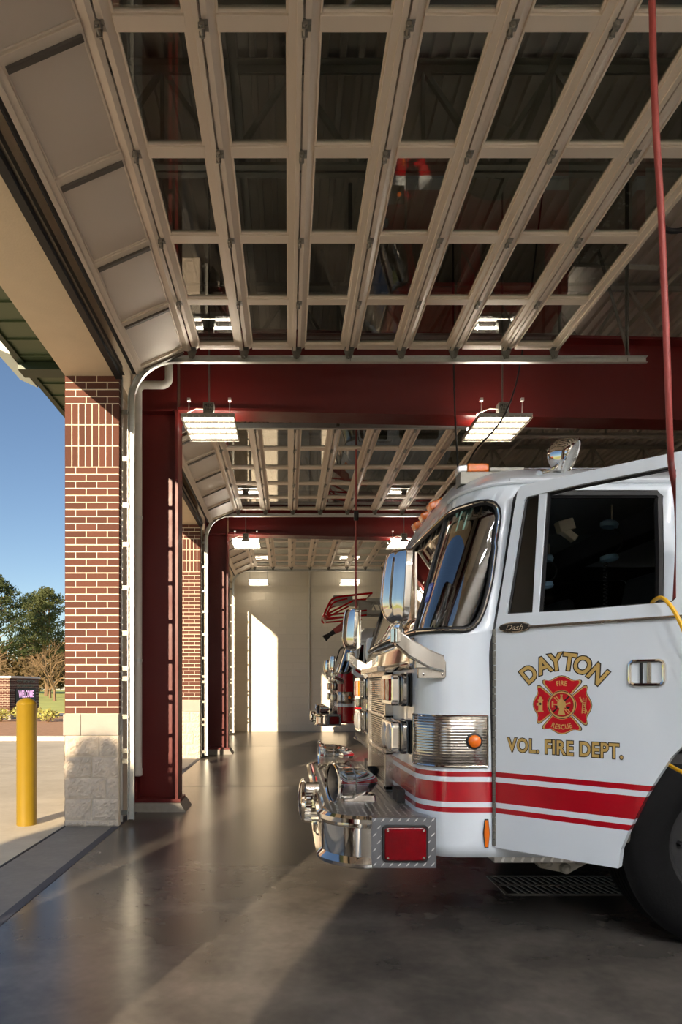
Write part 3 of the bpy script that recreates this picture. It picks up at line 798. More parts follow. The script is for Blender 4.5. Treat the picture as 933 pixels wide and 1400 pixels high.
def emblem(P, d, M_, doorpart):
    """fire service cross: P(s, z, n) places a point on the door; d scales; returns nothing"""
    def petal(k, g):
        """one arm, scaled by g about its middle, then turned by 90*k degrees"""
        half = [(.33, .365), (.50, .565), (.64, .735), (.665, .80), (.645, .85), (.58, .866), (.45, .838), (.36, .855), (.25, .925), (.12, .99)]
        pts = [(-x, y) for x, y in half]+[(0, 1.01)]+half[::-1]+[(.49*math.sin(R(a)), .49*math.cos(R(a))) for a in (33, 22, 11, 0, -11, -22, -33)]
        pts = [(x*g, .66+(y-.66)*g) for x, y in pts]
        c, s_ = math.cos(R(90*k)), math.sin(R(90*k))
        return [(x*c-y*s_, x*s_+y*c) for x, y in pts]
    def fill(name, polys, n, m):
        b = MB()
        for poly in polys:
            v, f = sheet(poly); b.add([P(p[0]*d, p[1]*d, n) for p in v], f)
        return b.build(name, m, doorpart, recalc=False)
    circ = lambda r: [(r*math.cos(R(a)), r*math.sin(R(a))) for a in range(0, 360, 10)]
    fill('emblem_outline', [petal(k, 1.045) for k in range(4)]+[circ(.485)], .0012, M['decal_black'])
    fill('emblem_gold', [petal(k, 1.0) for k in range(4)]+[circ(.465)], .0018, M['gold'])
    fill('emblem_red', [petal(k, .90) for k in range(4)], .0024, M['decal_red'])
    fill('emblem_outline', [circ(.412)], .0026, M['decal_black']); fill('emblem_disc', [circ(.40)], .003, M['decal_red'])
    # words along the arms
    for word, zc, up in (('FIRE', .74, 1), ('RESCUE', -.76, -1)):
        b = MB(); vs, fs = text_mesh(word, .16, .03, spacing=1.12)
        w = []
        for x, y in vs:
            a = x/1.0; y2 = y-.085; r = .80+up*y2; w.append((r*math.sin(a), up*(r*math.cos(a))-up*.04))
        b.add([P(x*d, y*d, .0036) for x, y in w], fs); b.build('emblem_word', M['gold'], doorpart, recalc=False)
    # hydrant on one arm, ladder on the opposite one, trumpet and helmet in the middle
    def poly2(b, pts, n=.0036): b.add([P(x*d, y*d, n) for x, y in pts], [tuple(range(len(pts)))])
    b = MB(); hx = -.74
    poly2(b, [(hx-.11, -.26), (hx+.11, -.26), (hx+.11, -.22), (hx+.075, -.22), (hx+.075, .13), (hx+.1, .13), (hx+.1, .17), (hx+.06, .17), (hx+.045, .25), (hx+.02, .28), (hx-.02, .28), (hx-.045, .25), (hx-.06, .17), (hx-.1, .17), (hx-.1, .13), (hx-.075, .13), (hx-.075, -.22), (hx-.11, -.22)])
    poly2(b, [(hx-.14, -.04), (hx-.075, -.04), (hx-.075, .05), (hx-.14, .05)])
    lx = .74
    def bar2(p, q, w, n=.0036):
        p, q = Vector(p), Vector(q); t = (q-p).normalized(); k = Vector((-t.y, t.x))*w/2; poly2(b, [p-k, q-k, q+k, p+k], n)
    bar2((lx-.05, -.28), (lx-.01, .26), .03); bar2((lx+.05, -.28), (lx+.09, .26), .03)
    for i in range(8): bar2((lx-.05+.005*i, -.24+.065*i), (lx+.05+.005*i, -.24+.065*i), .022)
    bar2((lx+.02, .02), (lx+.14, -.28), .025); bar2((lx-.12, .28), (lx-.05, .1), .05)
    bar2((-.26, .26), (.24, -.3), .03); bar2((-.19, .3), (.3, -.26), .03)
    for i in range(7): bar2((-.25+.075*i, .22-.08*i), (-.16+.075*i, .27-.08*i), .02)
    poly2(b, [(-.06, .1), (-.03, .3), (-.05, .36), (.05, .36), (.03, .3), (.06, .1)], .0038)
    poly2(b, [(-.13, -.34), (.13, -.34), (.06, -.1), (-.06, -.1)], .0038)
    poly2(b, [(.15*math.cos(R(a)), .02+.17*math.sin(R(a))) for a in range(0, 360, 20)], .0040)
    poly2(b, [(-.34, -.1), (-.28, -.1), (-.28, .12), (-.34, .12)], .0038); bar2((-.28, .02), (-.1, .0), .04); bar2((.1, 0), (.3, .08), .05)
    b.build('emblem_pattern', M['gold'], doorpart, recalc=False)
    b = MB(); poly2(b, [(.22+.07*math.cos(R(a)), -.09+.045*math.sin(R(a))) for a in range(0, 360, 30)], .0042); poly2(b, [(-.18+.05*math.cos(R(a)), -.07+.04*math.sin(R(a))) for a in range(0, 360, 30)], .0042)
    bar2((.1, .14), (.26, .3), .05, .0034); bar2((-.3, -.26), (-.14, -.12), .05, .0034)
    poly2(b, [(hx+.04*math.cos(R(a)), .02+.045*math.sin(R(a))) for a in range(0, 360, 30)], .0040)
    b.build('emblem_black', M['decal_black'], doorpart, recalc=False)  # black printed marks of the emblem

def fire_engine(cfg):
    """cfg: paint (shell material), band materials, door angle, bumper kind, label"""
    global OFF
    OFF = Vector((cfg['dx'], cfg['dy'], 0))
    full = cfg.get('full', False)
    root = thing('fire_engine', cfg['label'], 'fire truck', (2.2, YC, 0), cfg.get('group'))
    paint, liner = cfg['paint'], M['dark']
    zb0 = .485
    # ---------------- cab shell, cut for windows, doors and wheel arches
    ar = WR+.10
    def arch(sgn, z_lo):
        a0 = math.degrees(math.asin((zb0-WZ)/ar)); pts = []
        for i in range(15):
            a = R(180-a0-(180-2*a0)*i/14); pts.append((WX+ar*math.cos(a), WZ+ar*math.sin(a)))
        return [(sgn*u_side(x, z), z) for x, z in pts]          # from front foot of the arch to its rear foot
    outer = []
    nb = 10
    outer += [(-3, zb0)]+arch(-1, zb0)[::-1]
    us = [-u_side(1.3, zb0), -2, -1.75, -1.5, -1.25, -1, -.5, 0, .5, 1, 1.25, 1.5, 1.75, 2, u_side(1.3, zb0)]
    outer += [(u, zb0) for u in us]+arch(1, zb0)+[(3, zb0)]
    outer += [(3, z) for z in (.9, 1.4, 1.9)]+[(3-6*i/40, HEADZ) for i in range(41)]+[(-3, z) for z in (1.9, 1.4, .9)]
    def wside(X, z): return (u_side(X, z), z)
    # wrap-round windscreen: traced along the driver's side, mirrored
    wp = [(.88, 1.632), (.908, 1.638), (.935, 1.655), (.957, 1.683), (.976, 1.722), (.992, 1.768), (1.008, 1.83), (1.022, 1.90), (1.042, 2.047), (1.057, 2.166), (1.063, 2.21), (1.06, 2.25), (1.045, 2.275), (1.02, 2.288), (.99, 2.292)]
    half = [(u, 1.648-.012*(u/1.5)) for u in (.2, .5, .8, 1.0, 1.15, 1.3, 1.45, 1.6, 1.75, 1.88)]+[wside(*p) for p in wp]
    ut = half[-1][0]
    half += [(ut-(ut-.2)*i/9, 2.29-.008*math.sin(i/9*3)) for i in range(1, 10)]
    wind = half+[(-u, z) for u, z in half[::-1]]
    # door openings, both sides
    dr = [(1.045, .62), (1.045, 1.63), (1.09, 1.9), (1.135, 2.2), (1.15, 2.30), (1.165, 2.325), (1.30, 2.33), (1.5, 2.33), (1.7, 2.33), (1.87, 2.33), (1.89, 2.31), (1.89, 2.0), (1.89, 1.6), (1.89, 1.16)]
    dr += [(WX+(ar+.045)*math.cos(R(a)), WZ+(ar+.045)*math.sin(R(a))) for a in (128, 140, 152, 164, 172)]
    dnear = [wside(*p) for p in dr]; dfar = [(-u, z) for u, z in dnear]
    # crew window behind each door
    cw = rrect(2.08, 2.95, 1.66, 2.27, .06); cnear = [wside(*p) for p in cw]; cfar = [(-u, z) for u, z in cnear]
    holes = [wind, dnear, dfar, cnear, cfar]
    gp = []
    zs = [zb0+.06+(HEADZ-zb0-.08)*i/24 for i in range(25)]
    for z in zs:
        for k in range(-7, 8): gp.append((k/7.0*.99, z))
        for s in (-1, 1):
            for k in range(1, 12): gp.append((s*(1+k/12), z))
            for k in range(0, 11): gp.append((s*(2.01+k/11), z))
    b = MB(); add_sheet(b, outer, holes, gp, cab_pt, margin=.02)
    cab = b.build('cab_shell', [paint, liner], root, smooth=True, solid=.03)
    # far/near check of normals is left to recalc; rear bulkhead, floor, ceiling
    b = MB(); b.box(XR-.03, XR, YC-HW+.03, YC+HW-.03, .5, 2.40); b.box(1.0, XR, YC-HW+.05, YC+HW-.05, .95, 1.0); b.box(.78, 1.0, YC-1.05, YC+1.05, .7, 1.0)
    b.build('cab_interior', M['dark'], root)
    # ---------------- roof
    zr = [2.385, 2.395, 2.41, 2.425, 2.44, 2.46, 2.48, 2.515, 2.55, 2.585, 2.62, 2.65, 2.68, 2.70, 2.72, 2.735, 2.745, 2.755, 2.76]
    uu = [-3+.1*i for i in range(10)]+[-2+i*.1 for i in range(10)]+[-1+.125*i for i in range(17)]+[1.1+.1*i for i in range(9)]+[2+.1*i for i in range(11)]
    b = MB(); rows = [[cab_pt(u, z) for u in uu] for z in zr]; b.grid(rows)
    top = rows[-1]; n = len(top)
    for i in range(n//2): b.add([top[i], top[i+1], top[n-2-i], top[n-1-i]], [(0, 1, 2, 3)])
    back = [r[-1] for r in rows]+[r[0] for r in rows[::-1]]; b.add(back, [tuple(range(len(back)))])
    roof = b.build('roof', cfg['roof'], root, smooth=True, weld=True)
    b = MB(); b.tube([cab_pt(u, 2.388, .006) for u in [.97+.06*i for i in range(18)]], .011, 8); b.build('drip_rail', cfg['roof'], roof, smooth=True)
    if full:
        b = MB(); b.tube([cab_pt(u, 2.396, .008) for u in [u_side(1.13, 2.39)+.07*i for i in range(13)]], .016, 8); b.build('drip_rail', cfg['roof'], roof, smooth=True)
    # ---------------- windscreen panes and gasket
    seam = .955
    def cutpane(lo, hi, name, inset=.0):
        pts = [p for p in wind if lo <= p[0] <= hi]
        zt = 2.289; z0 = 1.64
        if lo > -3 and lo > 0: pts = [(lo, z0)]+[p for p in half if p[0] > lo]+[(lo, zt)]
        elif hi < 0: pts = [(-u, z) for u, z in ([(-hi, z0)]+[p for p in half if p[0] > -hi]+[(-hi, zt)])][::-1]
        else:
            h2 = [p for p in half if p[0] < hi]; lowr = [p for p in h2 if p[1] < 2]; upr = [p for p in h2 if p[1] >= 2]
            pts = [(-u, z) for u, z in lowr[::-1]]+lowr+[(hi, z0), (hi, zt)]+upr+[(-u, z) for u, z in upr[::-1]]+[(-hi, zt), (-hi, z0)]
        g = [(lo+(hi-lo)*i/18, 1.66+.62*k/8) for i in range(19) for k in range(9)]
        b = MB(); add_sheet(b, pts, (), g, lambda u, z: cab_pt(u, z, -.008), margin=.02)
        return b.build(name, M['windshield'], root, smooth=True, solid=.006)
    def rnd(pts): return pts
    glassn = cutpane(seam, 3, 'windscreen_corner'); cutpane(-3, -seam, 'windscreen_corner'); cutpane(-seam, seam, 'windscreen')
    b = MB(); b.loop_tube([cab_pt(u, z, .004) for u, z in resample(wind, .03)], .016, 8)
    gk = b.build('window_gasket', M['black'], root, smooth=True)
    b = MB(); b.loop_tube([cab_pt(u, z, .0155) for u, z in resample(wind, .03)], .0055, 6); b.build('chrome_insert', M['chrome'], gk, smooth=True)
    for s in (-1, 1):
        b = MB(); b.tube([cab_pt(s*seam, 1.645+.64*i/6, .001) for i in range(7)], .011, 6); b.build('pane_seal', M['black'], gk, smooth=True)
    if full:
        b = MB(); g = []
        zz = [2.16, 2.2, 2.24, 2.272]; g = [[cab_pt(1.02+.5*i/8, z, -.004) for i in range(9)] for z in zz]
        b.grid(g); b.build('tint_band', M['visor'], glassn, smooth=True, solid=.0015)
        b = MB(); g = [[cab_pt(1.0+.16*i/3, z, .001) for i in range(4)] for z in (1.80, 1.85, 1.90)]; b.grid(g); st = b.build('inspection_sticker', M['sticker_blue'], glassn, solid=.0015)
        b = MB(); g = [[cab_pt(1.04+.1*i/3, z, .003) for i in range(4)] for z in (1.825, 1.85, 1.885)]; b.grid(g); b.build('inspection_sticker', M['sticker'], glassn, solid=.001)
    for hole in (dnear, dfar):
        b = MB(); b.loop_tube([cab_pt(u, z, -.02) for u, z in resample(hole, .03)], .024, 8); b.build('doorway_seal', M['black'], root, smooth=True)
    # crew windows
    for s, hole in ((1, cnear), (-1, cfar)):
        b = MB(); add_sheet(b, hole, (), [(s*(u_side(2.1+.1*i, 1.9)), 1.75+.1*k) for i in range(9) for k in range(5)], lambda u, z: cab_pt(u, z, -.008))
        b.build('crew_window', M['cabglass'], root, solid=.006)
        b = MB(); b.loop_tube([cab_pt(u, z, .002) for u, z in hole], .014, 6); b.build('window_gasket', M['black'], root, smooth=True)
    # ---------------- doors
    for side in (1, -1):
        ang = R(cfg['door']) if side == 1 else 0
        ca, sa = math.cos(ang), math.sin(ang); hx, hy = 1.042, (YC-HW-.004 if side == 1 else YC+HW+.004)
        def P(s, z, n, side=side, ca=ca, sa=sa, hx=hx, hy=hy):
            if side == 1: return Vector((hx+s*ca-n*sa, hy-s*sa-n*ca, z))
            return Vector((hx+s, hy+n, z))
        W = .855 if cfg['door'] == 0 or side == -1 else .95; wr = .095 if W < .9 else .134
        bot = .535
        # outline in the door's own (distance from hinge, height)
        A = [(.0, bot), (.0, 1.63), (.052, 1.93), (.10, 2.22), (.118, 2.31), (.135, 2.335)]
        if W > .9:
            A += [(.4, 2.34), (W-.03, 2.345), (W, 2.32), (W, 1.36)]
            A += [(.86, 1.12), (.80, 1.05), (.745, .955), (.70, .87), (.665, .79), (.625, .70), (.595, .62), (.585, bot)]
        else:
            A += [(.4, 2.335), (W-.02, 2.335), (W, 2.31), (W, 1.19)]
            A += [(WX-1.042+(ar+.02)*math.cos(R(a)), WZ+(ar+.02)*math.sin(R(a))) for a in (125, 135, 145, 155, 165, 176)]
            A += [(A[-1][0], bot)]
        A = [A[0]]+A[:0]+A[1:]
        # window opening
        Wn = [(.058, 1.71), (.098, 1.95), (.135, 2.18), (.152, 2.262), (.165, 2.275), (.4, 2.285), (W-wr-.02, 2.288), (W-wr, 2.27), (W-wr, 1.9), (W-wr, 1.725), (W-wr-.015, 1.71), (.4, 1.705)]
        Wn = [(x, z) for x, z in Wn]
        gpd = [(.03+.06*i, bot+.03+.06*k) for i in range(17) for k in range(31)]
        T = .055
        v, f = sheet(resample(A, .08), [resample(Wn, .08)], gpd, .015)
        b = MB(); b.add([P(s, z, 0) for s, z in v], f)
        door = b.build('cab_door', [cfg['doorpaint'], liner], root, smooth=False, solid=None)
        # give the leaf its thickness toward the cab
        dm = door.modifiers.new('Solidify', 'SOLIDIFY'); dm.thickness = T; dm.offset = 0; dm.material_offset = 0
        me = door.data
        # the sheet sits at the outer face: shift inward by half the thickness
        nn = P(0, 0, 1)-P(0, 0, 0)
        for vv in me.vertices: vv.co -= nn*T/2
        bv = door.modifiers.new('Bevel', 'BEVEL'); bv.width = .008; bv.segments = 2; bv.limit_method = 'ANGLE'; bv.angle_limit = R(50)
        # window channel (dark inner lining) round the opening
        ch = [(x, z) for x, z in Wn]
        b = MB(); N = len(ch); cx = sum(p[0] for p in ch)/N; cz_ = sum(p[1] for p in ch)/N
        inn = [(p[0]+(cx-p[0])*.014, p[1]+(cz_-p[1])*.022) for p in ch]
        for i in range(N):
            j = (i+1) % N
            for na, nb_ in ((-.022, -.048),):
                vs = [P(*ch[i], na), P(*ch[j], na), P(*inn[j], na), P(*inn[i], na), P(*ch[i], nb_), P(*ch[j], nb_), P(*inn[j], nb_), P(*inn[i], nb_)]
                b.add(vs, [(0,1,2,3),(7,6,5,4),(0,4,5,1),(2,6,7,3)])
        b.build('window_channel', M['black'], door)
        # divider bar and vent pane
        def qbox(b, quad, n0, n1):
            vs = [P(*q, n0) for q in quad]+[P(*q, n1) for q in quad]
            b.add(vs, [(0,1,2,3),(7,6,5,4),(0,4,5,1),(1,5,6,2),(2,6,7,3),(3,7,4,0)])
        dv = [(.188, 1.70), (.222, 1.70), (.262, 2.285), (.222, 2.285)]
        b = MB(); qbox(b, dv, -.045, -.006); b.build('window_divider', cfg['doorpaint'], door, bevel=.004)
        b = MB(); qbox(b, [(.222, 1.70), (.230, 1.70), (.270, 2.285), (.262, 2.285)], -.04, -.012); b.build('glass_run', M['black'], door)
        b = MB(); qbox(b, [(.066, 1.715), (.19, 1.715), (.225, 2.275), (.158, 2.27)], -.030, -.024); b.build('vent_pane', M['cabglass'], door)
        b = MB(); fr = [(.064, 1.712), (.19, 1.712), (.228, 2.278), (.156, 2.272)]
        b.loop_tube([P(s, z, -.022) for s, z in resample(fr, .1)], .007, 6); b.build('vent_seal', M['black'], door)
        if cfg['door'] == 0 or side == -1:
            b = MB(); qbox(b, [(.27, 1.70), (W-.1, 1.70), (W-.1, 2.285), (.27, 2.285)], -.030, -.024); b.build('door_pane', M['cabglass'], door)
        # moulding, handle, hinge
        if full and side == 1:
            b = MB(); b.tube([P(.175, 1.638, .004), P(W, 1.645, .004)], .009, 8); b.build('chrome_moulding', M['steel'], door, smooth=True)
        # hinge: long piano hinge up the front edge
        b = MB(); px, py = hx-.006, hy-.004*side
        for k in range(30): b.lathe([(0, .0085), (.033, .0085)], (px, py, bot+.01+k*.0365), (0, 0, 1), 8)
        if full or side == 1: b.build('piano_hinge', M['galv_dark'], door, smooth=True)
        c0 = (.58, 1.40) if W < .9 else (.703, 1.408)
        rr_ = [(c0[0]+x, c0[1]+z) for x, z in rrect(-.068, .068, -.052, .052, .02)]
        b = MB(); b.loop_tube([P(s, z, .004) for s, z in resample(rr_, .02)], .0095, 8); hd = b.build('door_handle', M['chrome'], door, smooth=True)
        b = MB(); v2, f2 = sheet(rr_); b.add([P(s, z, .002) for s, z in v2], f2); b.build('handle_pan', cfg['doorpaint'], door, recalc=False)
        b = MB(); qbox(b, [(c0[0]-.026, c0[1]-.05), (c0[0]-.016, c0[1]-.05), (c0[0]-.016, c0[1]+.05), (c0[0]-.026, c0[1]+.05)], .002, .009); b.build('handle_slot', M['black'], door)
        b = MB(); qbox(b, [(c0[0]+.002, c0[1]-.046), (c0[0]+.02, c0[1]-.046), (c0[0]+.02, c0[1]+.046), (c0[0]+.002, c0[1]+.046)], .003, .014); b.build('handle_paddle', M['steel'], door, bevel=.003)
        if full and side == 1:
            # badge
            b = MB(); bc = (.105, 1.640); el = [(bc[0]+.082*math.cos(R(a)), bc[1]+.0235*math.sin(R(a))) for a in range(0, 360, 15)]
            b.loop_tube([P(s, z, .005) for s, z in el], .004, 6); b.build('name_badge', M['chrome'], door, smooth=True)
            b = MB(); v2, f2 = sheet(el); b.add([P(s, z, .006) for s, z in v2], f2); b.build('badge_plate', M['decal_black'], door, recalc=False)
            b = MB(); vs, fs = text_mesh('Dash', .026, .004, .45); b.add([P(bc[0]-.004+x*1.15, bc[1]-.012+y, .0068) for x, y in vs], fs); b.build('badge_lettering', M['chrome'], door, recalc=False)
            # gold leaf lettering: black edge behind, gold on top
            ec = (EMB[0], EMB[1])
            for bold, n, mm, nm in ((.075, .0010, M['decal_black'], 'lettering_outline'), (.028, .0018, M['gold'], 'door_lettering')):
                b = MB()
                vs, fs = text_mesh('VOL. FIRE DEPT.', .064, bold*.9, spacing=1.06)
                mxx = max(abs(x) for x, y in vs); k = .276/mxx if nm == 'lettering_outline' else .2725/mxx
                b.add([P(ec[0]+.003+x*k, 1.028+y, n) for x, y in vs], fs); b.build(nm, mm, door, recalc=False)
                b = MB()
                for ch_, a in zip('DAYTON', (-39.5, -20.5, -6.5, 8, 22.5, 41)):
                    vs, fs = text_mesh(ch_, .076, bold, spacing=1.0)
                    rr0 = .212; c, s_ = math.cos(R(-a)), math.sin(R(-a))
                    b.add([P(ec[0]+x*.9*c-(rr0+y)*s_, ec[1]-.045+x*.9*s_+(rr0+y)*c, n) for x, y in vs], fs)
                b.build(nm, mm, door, recalc=False)
            emblem(lambda x, y, n: P(ec[0]+x, ec[1]+y, n), .136, M, door)
    # ---------------- grooved corner bands with their marker lamps, reflectors
    for s in (1, -1):
        u1 = u_side(1.005, 1.07); b = MB()
        b.grid([[cab_pt(s*(1.0+(u1-1.0)*i/24), z, .006) for i in range(25)] for z in (.945, 1.03, 1.115, 1.198)]); band = b.build('corner_band', M['grooved'], root, smooth=True, solid=.004)
        b = MB()
        for z in (.943, 1.20): b.tube([cab_pt(s*(1.0+(u1-1.0)*i/24), z, .007) for i in range(25)], .006, 6)
        for u in (1.0, u1): b.tube([cab_pt(s*u, .943, .007), cab_pt(s*u, 1.20, .007)], .006, 6)
        b.build('band_edge', M['chrome'], band, smooth=True)
        c = cab_pt(s*u_side(.935, 1.07), 1.073, .012); nrm = Vector((0, -s, 0))
        b = MB(); b.lathe([(0, .041), (.006, .041), (.009, .034)], c, nrm, 20); ml = b.build('marker_lamp', M['black'], root, smooth=True)
        b = MB(); b.lathe([(.006, .033), (.016, .030), (.024, .018), (.027, .004)], c, nrm, 20); b.build('amber_lens', M['amber'], ml, smooth=True)
        rx = .998; rz = .607
        b = MB(); yy = YC-s*(HW+.002)
        pr = [(rx, rz-.074), (rx+.019, rz-.05), (rx+.017, rz+.05), (rx+.004, rz+.074), (rx-.012, rz+.074), (rx-.019, rz), (rx-.013, rz-.074)]
        pr = [(rx-.008, rz-.072), (rx+.01, rz-.072), (rx+.017, rz), (rx+.01, rz+.072), (rx-.008, rz+.072), (rx-.016, rz)]
        b.prism(pr, lambda p: (p[0], yy, p[1]), lambda p: (p[0], yy-s*.007, p[1])); rf = b.build('side_reflector', M['black'], root)
        b = MB(); b.prism([(rx+(x-rx)*.78, rz+(z-rz)*.93) for x, z in pr], lambda p: (p[0], yy-s*.006, p[1]), lambda p: (p[0], yy-s*.011, p[1])); b.build('amber_lens', M['amber'], rf)
    # ---------------- polished front, grille
    b = MB(); b.grid([[cab_pt(-1.0+2.0*i/20, z, .006) for i in range(21)] for z in (1.44, 1.5, 1.56, 1.61)]); b.build('front_panel', M['chrome'], root, smooth=True, solid=.003)
    b = MB(); gx0 = .60; gy0, gy1, gz0, gz1 = YC-.47, YC+.47, .70, 1.44
    w_ = .055
    for (a, c, z0, z1) in ((gy0, gy0+w_, gz0, gz1), (gy1-w_, gy1, gz0, gz1), (gy0, gy1, gz1-.03, gz1+.01), (gy0, gy1, gz0-.01, gz0+.03), (gy0, gy1, 1.15, 1.17), (gy0, gy1, .92, .94)):
        b.box(gx0, .70, a, c, z0, z1)
    b.box(gx0-.05, gx0, gy0, gy1, gz1+.0, gz1+.035)
    gr = b.build('grille_frame', M['steel'], root, bevel=.005)
    b = MB()
    for k in range(46): zz = gz0+.03+(gz1-gz0-.06)*k/46; b.box(gx0+.015, gx0+.05, gy0+w_, gy1-w_, zz, zz+.007)
    b.build('grille_slats', M['steel'], gr)
    b = MB(); b.box(gx0+.05, gx0+.056, gy0+w_, gy1-w_, gz0+.03, gz1-.03); b.build('grille_backing', M['dark'], gr)
    # ---------------- headlamp housings, two per side
    for s in (1, -1):
        for zc, hh in ((1.33, .092), (1.07, .092)):
            y0, y1 = YC-s*1.03, YC-s*.62
            ya, yb = min(y0, y1), max(y0, y1)
            b = MB(); b.prism(rrect(ya, yb, zc-hh, zc+hh, .03), lambda p: (.656, p[0], p[1]), lambda p: (.70, p[0], p[1])); hl = b.build('headlamp', M['black'], root, bevel=.006)
            b = MB(); b.prism(rrect(ya+.006, yb-.006, zc-hh+.006, zc+hh-.006, .03), lambda p: (.555, p[0], p[1]), lambda p: (.60, p[0], p[1])); b.build('chrome_bezel', M['chrome'], hl, bevel=.008, segs=3)
            b = MB(); b.prism(rrect(ya+.002, yb-.002, zc-hh+.002, zc+hh-.002, .035), lambda p: (.603, p[0], p[1]), lambda p: (.655, p[0], p[1])); b.build('lamp_body', M['dark_chrome'], hl, bevel=.018, segs=4, smooth=True)
            up = zc > 1.2
            for k in range(2):
                ym = ya+(yb-ya)*(.27+.46*k); b = MB()
                if up: b.prism(rrect(ym-.075, ym+.075, zc-.06, zc+.06, .02), lambda p: (.545, p[0], p[1]), lambda p: (.57, p[0], p[1]))
                else: b.lathe([(0, .075), (.008, .07), (.016, .045), (.02, .005)], (.558, ym, zc), (-1, 0, 0), 20)
                b.build('lamp_lens', (M['red_lens'] if (k == (0 if s == 1 else 1)) else M['amber']) if up else M['clear_lens'], hl, smooth=not up, bevel=.004 if up else 0)
    # ---------------- mirrors on arms from the cab corners
    for s in (1, -1):
        ysd = YC-s*HW; o = lambda d: ysd-s*d
        mm = cfg['mirror']
        b = MB(); b.box(.72, .795, min(o(-.05), o(.004)), max(o(-.05), o(.004)), 1.395, 1.475); b.build('mirror_bracket', M['steel'], root, bevel=.003)
        mr = MB()
        # sculpted head: sections along height, profile in plan
        secs = [(1.66, .30), (1.675, .62), (1.70, .80), (1.735, .92), (1.775, 1.0), (1.90, .96), (1.98, .90), (2.012, .80), (2.022, .6)]
        rows = []
        for z, k in secs:
            lean = (z-1.68)*.085-.06
            plan = [(.62, .015), (.62, .305), (.585, .305), (.574, .282), (.556, .27), (.541, .232), (.523, .222), (.503, .18), (.493, .145), (.505, .10), (.55, .045), (.585, .015)]
            rows.append([(.60+(x-.60)*(k if x < .6 else 1)+lean*.6, o(.0+(d-.16)*min(1, k+.12)+.02), z) for x, d in plan])
        mr.grid(rows, close=True); mr.add(rows[0], [tuple(range(12))]); mr.add(rows[-1], [tuple(range(12))])
        head = mr.build('mirror_head', mm, root, smooth=True, bevel=.004)
        b = MB(); b.box(.612, .622, min(o(-.105), o(.145)), max(o(-.105), o(.145)), 1.68, 2.0); mg = b.build('mirror_glass', M['chrome'], head)
        b = MB(); b.lathe([(0, .03), (.005, .036), (.07, .036), (.078, .028)], (.545, o(.03), 1.565), (0, 0, 1), 16); b.tube([(.545, o(.03), 1.63), (.57, o(.03), 1.70)], .018, 8); b.build('mirror_post', mm, head, smooth=True)
        b = MB(); vs = []
        for (x, z, d, hw_) in ((.535, 1.60, .03, .045), (.60, 1.545, .04, .05), (.70, 1.49, .03, .05), (.775, 1.465, .012, .045)):
            vs.append([(x, o(d+.03), z+hw_*.9), (x, o(d-.04), z+hw_*.9), (x, o(d-.04), z-hw_), (x, o(d+.03), z-hw_)])
        b.grid(vs, close=True); b.add(vs[0], [(0, 1, 2, 3)]); b.add(vs[-1], [(0, 1, 2, 3)])
        b.build('mirror_arm', cfg.get('arm', M['steel']), head, bevel=.008)
        b = MB(); b.box(.655, .79, min(o(-.03), o(.008)), max(o(-.03), o(.008)), 1.39, 1.485)
        for x, z in ((.775, 1.41), (.775, 1.465), (.68, 1.41)): b.lathe([(0, .008), (.005, .005)], (x, o(.008), z), (0, -s, 0), 8)
        b.build('mirror_base', M['steel'], head, bevel=.004)
        b = MB(); b.prism([(.635, 1.44), (.76, 1.44), (.76, 1.475), (.635, 1.485)], lambda p: (p[0], o(.006), p[1]), lambda p: (p[0], o(.04), p[1])); b.build('mirror_base', M['steel'], head, bevel=.004)
    # ---------------- bumper
    ext = cfg['bumper'] == 'long'
    bx0 = .18 if ext else .56
    r = .24 if ext else .2; y0, y1 = YC-1.262, YC+1.262
    z0, z1 = (.432, .686)
    arcp = [(bx0+r-r*math.cos(R(a)), y0+r-r*math.sin(R(a))) for a in range(0, 91, 5)]
    path = [(.417 if ext else .69, y0)]+arcp[::-1]
    path += [(bx0, YC)]+[(x, 2*YC-y) for x, y in arcp]+[(.417 if ext else .69, y1)]
    prof = [(0, z0+.012), (-.012, z0), (-.024, z0+.006), (-.028, z0+.022), (-.016, z0+.034), (0, z0+.05), (.0, z1-.055), (-.012, z1-.042), (-.026, z1-.028), (-.026, z1-.008), (-.012, z1+.004), (.02, z1+.002)]
    rows = []
    for i, (x, y) in enumerate(path):
        a = Vector(path[max(0, i-1)]); c = Vector(path[min(len(path)-1, i+1)]); d = (c-a).normalized(); n = Vector((d.y, -d.x))
        if n.x > .0 and abs(n.x) > abs(n.y): n = -n
        rows.append([(x-n.x*u, y-n.y*u, z) if False else (x+n.x*(-u)*SGN(n, x, y), y+n.y*(-u)*SGN(n, x, y), z) for u, z in prof])
    b = MB(); b.grid(rows); bump = b.build('bumper', M['chrome'], root, smooth=True, solid=.004)
    b = MB(); pl = [(x, y) for x, y in path]+[(.72, y1), (.72, y0)]
    v2, f2 = sheet(pl); b.add([(x, y, z1+.001) for x, y in v2], f2); b.build('bumper_deck', M['tread'], bump, recalc=False)
    # tread lozenges on the deck
    b = MB(); k = 0
    nx, ny = (15, 75)
    for i in range(nx):
        for j in range(ny):
            x = bx0+.05+i*.034; y = y0+.05+j*.033
            if x > .66 or not inside((x, y), pl): continue
            a = R(45 if (i+j) % 2 else -45); c, s_ = math.cos(a), math.sin(a)
            b.add([(x+c*.011, y+s_*.011, z1+.0015), (x-s_*.003, y+c*.003, z1+.0035), (x-c*.011, y-s_*.011, z1+.0015), (x+s_*.003, y-c*.003, z1+.0035)], [(0, 1, 2, 3)])
    b.build('tread_pattern', M['lozenge'], bump, recalc=False)
